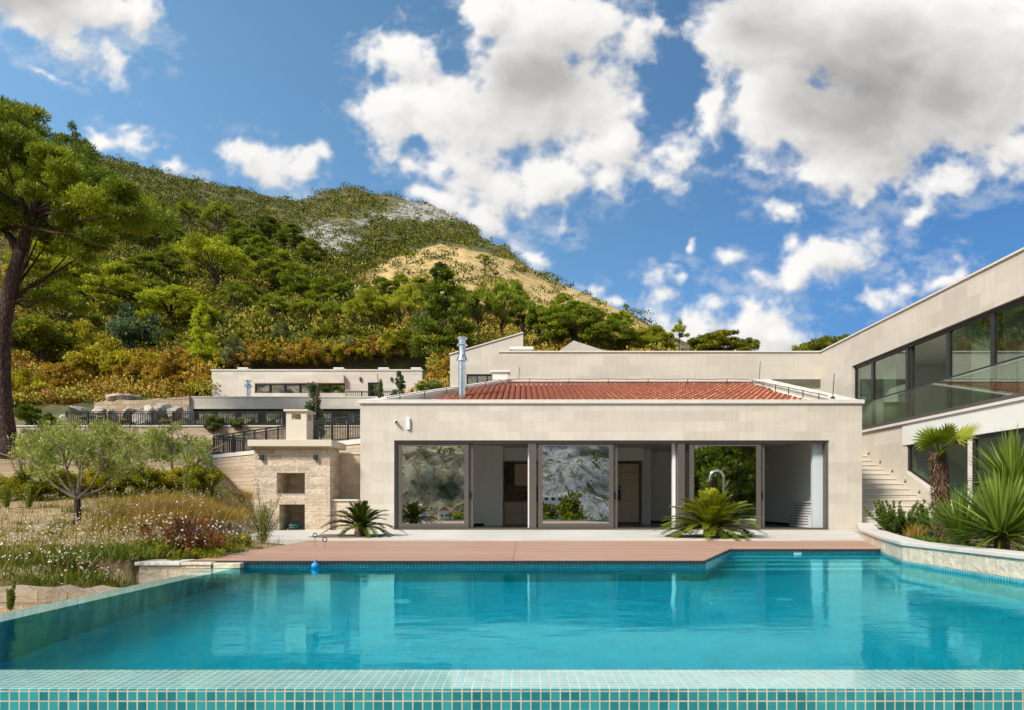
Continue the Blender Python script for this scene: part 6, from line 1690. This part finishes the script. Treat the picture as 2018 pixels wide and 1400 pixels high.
for (tip, nrm, Lf, v0) in fans:
    tip = tuple(.70 * q_ for q_ in tip); Lf *= .74; hub = ct + np.array(tip); pm.tube([tuple(ct - np.array([0, 0, .06])), tuple(ct + np.array(tip) * .6 + np.array([0, 0, .05])), tuple(hub)], [.018, .013, .011], 6, cap=False)
    ax_ = np.array(tip) / np.linalg.norm(tip); nn_ = np.array(nrm); nn_ = nn_ - ax_ * nn_.dot(ax_); nn_ /= np.linalg.norm(nn_); sd_ = np.cross(nn_, ax_)
    m_ = 34; aa = np.linspace(-2.0, 2.0, m_)
    dd = ax_[None] * np.cos(aa)[:, None] + sd_[None] * np.sin(aa)[:, None] + nn_[None] * (.10 * np.cos(np.arange(m_) * math.pi))[:, None]
    fv.append(ribbons(np.repeat(hub[None], m_, 0), dd, Lf * (.80 + .2 * np.cos(aa)) * r.uniform(.95, 1.05, m_), .058, .10, 4, r, side=unit(np.cross(dd, nn_[None] + .5 * sd_[None] * np.cos(np.arange(m_) * math.pi)[:, None]))))
    fa.append(np.tile(np.clip(r.normal(v0, .08, m_), 0, 1), 4))
link_mesh('fan_leaf', quad_mesh('fan_leaf', np.concatenate(fv) - np.array(pb), np.concatenate(fa), M['palmleaf']), fp)
pm.obj('leaf_stalk', M['palmleaf'], fp)
# juniper
def juniper(px, py, D, n, R_, H, label):
    q = at(px, py, D); q.z = .2; cl = []
    for k in range(n):
        az = r.uniform(0, 6.283); L = R_ * r.uniform(.4, 1.1); rise = H * r.uniform(.25, 1.1)
        for s in np.linspace(.25, 1, 9):
            cl.append((math.cos(az) * L * s * (1.2 - .25 * s), math.sin(az) * L * s * .7, .08 + rise * s ** 1.3, .055 * (1.25 - s) + .016, .05, 30))
    leafy('juniper', label, 'shrub', q, cl, .055, M['juniper'], [([(0, 0, 0), (.1, 0, .2), (.3, 0, .3)], [.03, .02, .01])], 'junipers in the planter', aspect=.3, up=1.0)
juniper(1772, 1050, 14.2, 60, .72, .62, 'spreading dark green juniper at the foot of the stone stairs')
juniper(1835, 1040, 13.2, 18, .35, .55, 'small juniper tucked against the fan palm trunk')
G7 = 'grass tufts along the planter coping'
for i, (px, D, h, n, v, lab) in enumerate([(1812, 11.9, .42, 160, (.5, .15), 'strappy green grass tuft left of the fan palm foot'), (1850, 11.0, .42, 190, (.5, .15), 'strappy green grass tuft in front of the fan palm foot'), (1893, 10.2, .40, 190, (.55, .15), 'strappy green grass tuft right of the fan palm foot'), (1925, 9.5, .36, 150, (.5, .15), 'strappy green grass tuft left of the front yucca'), (2030, 8.7, .40, 170, (.45, .15), 'strappy green grass tuft right of the front yucca at the picture edge')]):
    P_ = at(px, 1060, D); P_.z = .22
    tuft('grass_tuft', lab, 'grass tuft', px, CY - (.22 - CH) / D * F, h, n, .09, M['lily'], v, el=(25, 85), w=.016, droop=.75, group=G7, D=D)
tuft('grass_tuft', 'dry straw coloured grass tuft between juniper and fan palm', 'grass tuft', 1805, CY - (.22 - CH) / 12.6 * F, .48, 130, .07, M['grassmat'], (.72, .1), el=(55, 88), w=.010, droop=.3, D=12.6)
# ground litter in the planter
P = np.column_stack([r.uniform(6.3, 12, 5000), r.uniform(6, 17, 5000), np.full(5000, .225)]); P = P[P[:, 0] > np.interp(P[:, 1], [6, 10.1, 11.9, 14.9, 17], [6.2, 6.2, 6.85, 8.0, 9.1])]
tag(link_mesh('ground_cover', quad_mesh('ground_cover', ribbons(P, dirs_up(len(P), 20, 80, r), r.uniform(.05, .16, len(P)), .014, .3, 2, r), np.clip(np.tile(r.normal(.35, .2, len(P)), 2), 0, 1), M['lily'])), 'low green ground cover filling the stone planter', 'ground cover', kind='stuff')

# ------------------------------------------------------------------ what the glass doors mirror: the far side of the bay behind the camera
xs_ = np.linspace(-900, 900, 130); ys_ = np.concatenate([np.linspace(2.6, -60, 40), np.linspace(-68, -1000, 110)])
X2, Y2 = np.meshgrid(xs_, ys_)
Dn = -Y2
Z2 = np.interp(Dn, [-3, 0, 12, 25, 60, 150, 300, 420, 470, 560, 700, 1000], [-1.75, -1.7, -2.0, -4, -10, -18, -17, -14, 10, 42, 92, 220]) + fbm(X2 / 90, Y2 / 90, 40, 5) * np.clip((Dn - 380) / 100, 0, 1) * 75 + fbm(X2 / 9, Y2 / 9, 44, 3) * np.clip(Dn / 30, 0, 1) * 1.2
nx_, ny_ = len(xs_), len(ys_)
ii = np.arange(ny_ - 1)[:, None] * nx_ + np.arange(nx_ - 1)[None]
me = bpy.data.meshes.new('far_hillside'); me.from_pydata(np.stack([X2, Y2, Z2], 2).reshape(-1, 3).tolist(), [], np.stack([ii, ii + nx_, ii + nx_ + 1, ii + 1], 2).reshape(-1, 4).tolist())
me.polygons.foreach_set('use_smooth', [True] * len(me.polygons))
m, nt, nd, lk, b = nmat('karst_mountain')
p = pos(nt)
n1 = noise(nt, p, .055, 10, .74); n2 = noise(nt, p, .012, 6, .6)
mp = N(nt, 'ShaderNodeMapping'); mp.inputs['Scale'].default_value = (1, .5, .45); mp.inputs['Rotation'].default_value = (0, .5, 0); lk.new(p, mp.inputs[0])
n4 = noise(nt, mp.outputs[0], .11, 9, .72, .8)
ca = ramp(nt, n4, [(.38, (.24, .20, .08)), (.45, (.60, .46, .26)), (.56, (.80, .68, .45)), (.64, (.62, .56, .46))])
cb2 = ramp(nt, n4, [(.40, (.20, .20, .15)), (.46, (.44, .43, .40)), (.56, (.70, .68, .64)), (.66, (.50, .49, .48))])
sp = N(nt, 'ShaderNodeSeparateXYZ'); lk.new(p, sp.inputs[0])
c = mixc(nt, math_(nt, 'MULTIPLY', math_(nt, 'ADD', sp.outputs[0], 50), .02, True), ca, cb2)
c = mixc(nt, math_(nt, 'MULTIPLY', math_(nt, 'SUBTRACT', n2, .50), 9, True), c, (.035, .055, .016))
lk.new(c, b.inputs['Base Color']); b.inputs['Roughness'].default_value = 1
bump(nt, n4, 1, 14, b); me.materials.append(m)
tag(link_mesh('hills', me), kind='structure')
def z2(x, y):
    i = int(np.argmin(np.abs(xs_ - x))); j = int(np.argmin(np.abs(ys_ - y))); return float(Z2[j, i])
rr = random.Random(17)
def block(x, y, w, d, h, label, group, roof):
    z = z2(x, y) - 1; t = thing('apartment_block', label, 'building', (x, y, z), group)
    MB().box(x - w / 2, x + w / 2, y - d / 2, y + d / 2, z, z + h).obj('wall', M['render'], t)
    wn_ = MB(); fl_ = max(2, int(h / 3))
    for f in range(fl_):
        for k in range(max(2, int(w / 3))):
            x0 = x - w / 2 + 1 + k * 3
            if x0 + 1.5 < x + w / 2: wn_.box(x0, x0 + 1.5, y + d / 2 + .01, y + d / 2 + .08, z + f * 3 + 1.6, z + f * 3 + 2.9)
    wn_.obj('window_grid', M['dark'], t)
    if roof: MB().slab([(x - w / 2 - .5, z + h), (x + w / 2 + .5, z + h), (x, z + h + 2.6)], y - d / 2 - .5, y + d / 2 + .5).obj('roof', M['terra_far'], t)
ms = [(-4, -265, 20, 7), (12, -250, 14, 5)]
for i, (x, y, w_, h_) in enumerate(ms): block(x, y, w_, 8, h_ + 16, ['long white terraced block mirrored in the middle glass door', 'smaller white block mirrored at the right edge of the middle glass door'][i], 'white blocks mirrored in the doors', False)
k_ = 0
for j in range(16):
    x = -104 + j * 5.2 + rr.uniform(-2, 2); y = -395 - rr.uniform(0, 22)
    block(x, y, rr.uniform(5, 9), 8, rr.uniform(5, 9), f'{ordn[j]} red roofed house of the far town mirrored in the left glass door', 'houses of the far town', True)
def back_tree(x, y, h, w, label, pal, kind='broad'):
    z = z2(x, y); cm, tm_ = proto(kind, 1, pal); o = bpy.data.objects.new('broadleaf_tree', None); col.objects.link(o)
    o.location = (x, y, z); o.scale = (w, w, h); tag(o, label, 'tree', 'trees behind the camera mirrored in the doors')
    link_mesh('crown', cm, o); link_mesh('trunk', tm_, o)
for (x, y, h, w, lab) in [(16, -12, 9, 8, 'dark leafy tree mirrored in the middle of the right closed glass door'), (20, -17, 11, 9, 'taller dark tree mirrored at the right side of the right closed glass door'), (13.2, -19, 10, 7, 'dark tree mirrored at the left side of the right closed glass door'), (18, -26, 12, 9, 'tree standing behind the other mirrored trees in the right closed glass door')]:
    back_tree(x, y, h, w, lab, 'dark')
for (x, y, h, w, lab) in [(-2.2, -28, 8, 9, 'bright green tree mirrored low in the middle glass door'), (4.5, -34, 8.5, 9, 'bright green bush mirrored at the lower right of the middle glass door'), (1.5, -30, 6, 9, 'low green bush mirrored at the bottom of the middle glass door')]:
    back_tree(x, y, h, w, lab, 'green', 'bush')

r = np.random.default_rng(77)
pp = []
for _ in range(2600):
    x, y = r.uniform(-190, 140), -r.uniform(300, 800)
    pp.append((x, y, z2(x, y)))
pp = np.array(pp); n_ = 24; sz = r.choice([.9, 1.4, 2.2, 4.2], len(pp), p=[.45, .3, .17, .08]) * r.uniform(.8, 1.2, len(pp))
P = np.repeat(pp, n_, 0) + unit(r.normal(size=(len(pp) * n_, 3))) * np.repeat(sz, n_)[:, None] * r.random((len(pp) * n_, 1)) ** .4
tag(link_mesh('far_scrub', quad_mesh('far_scrub', leaf_arrays(P, np.repeat(sz, n_) * .5, .7, r=r), np.clip(np.repeat(r.choice([.05, .2, .3, .45], len(pp)), n_) + r.normal(0, .05, len(P)), 0, 1), um)), 'green scrub dotted over the pale far mountain mirrored in the doors', 'scrub', kind='stuff')
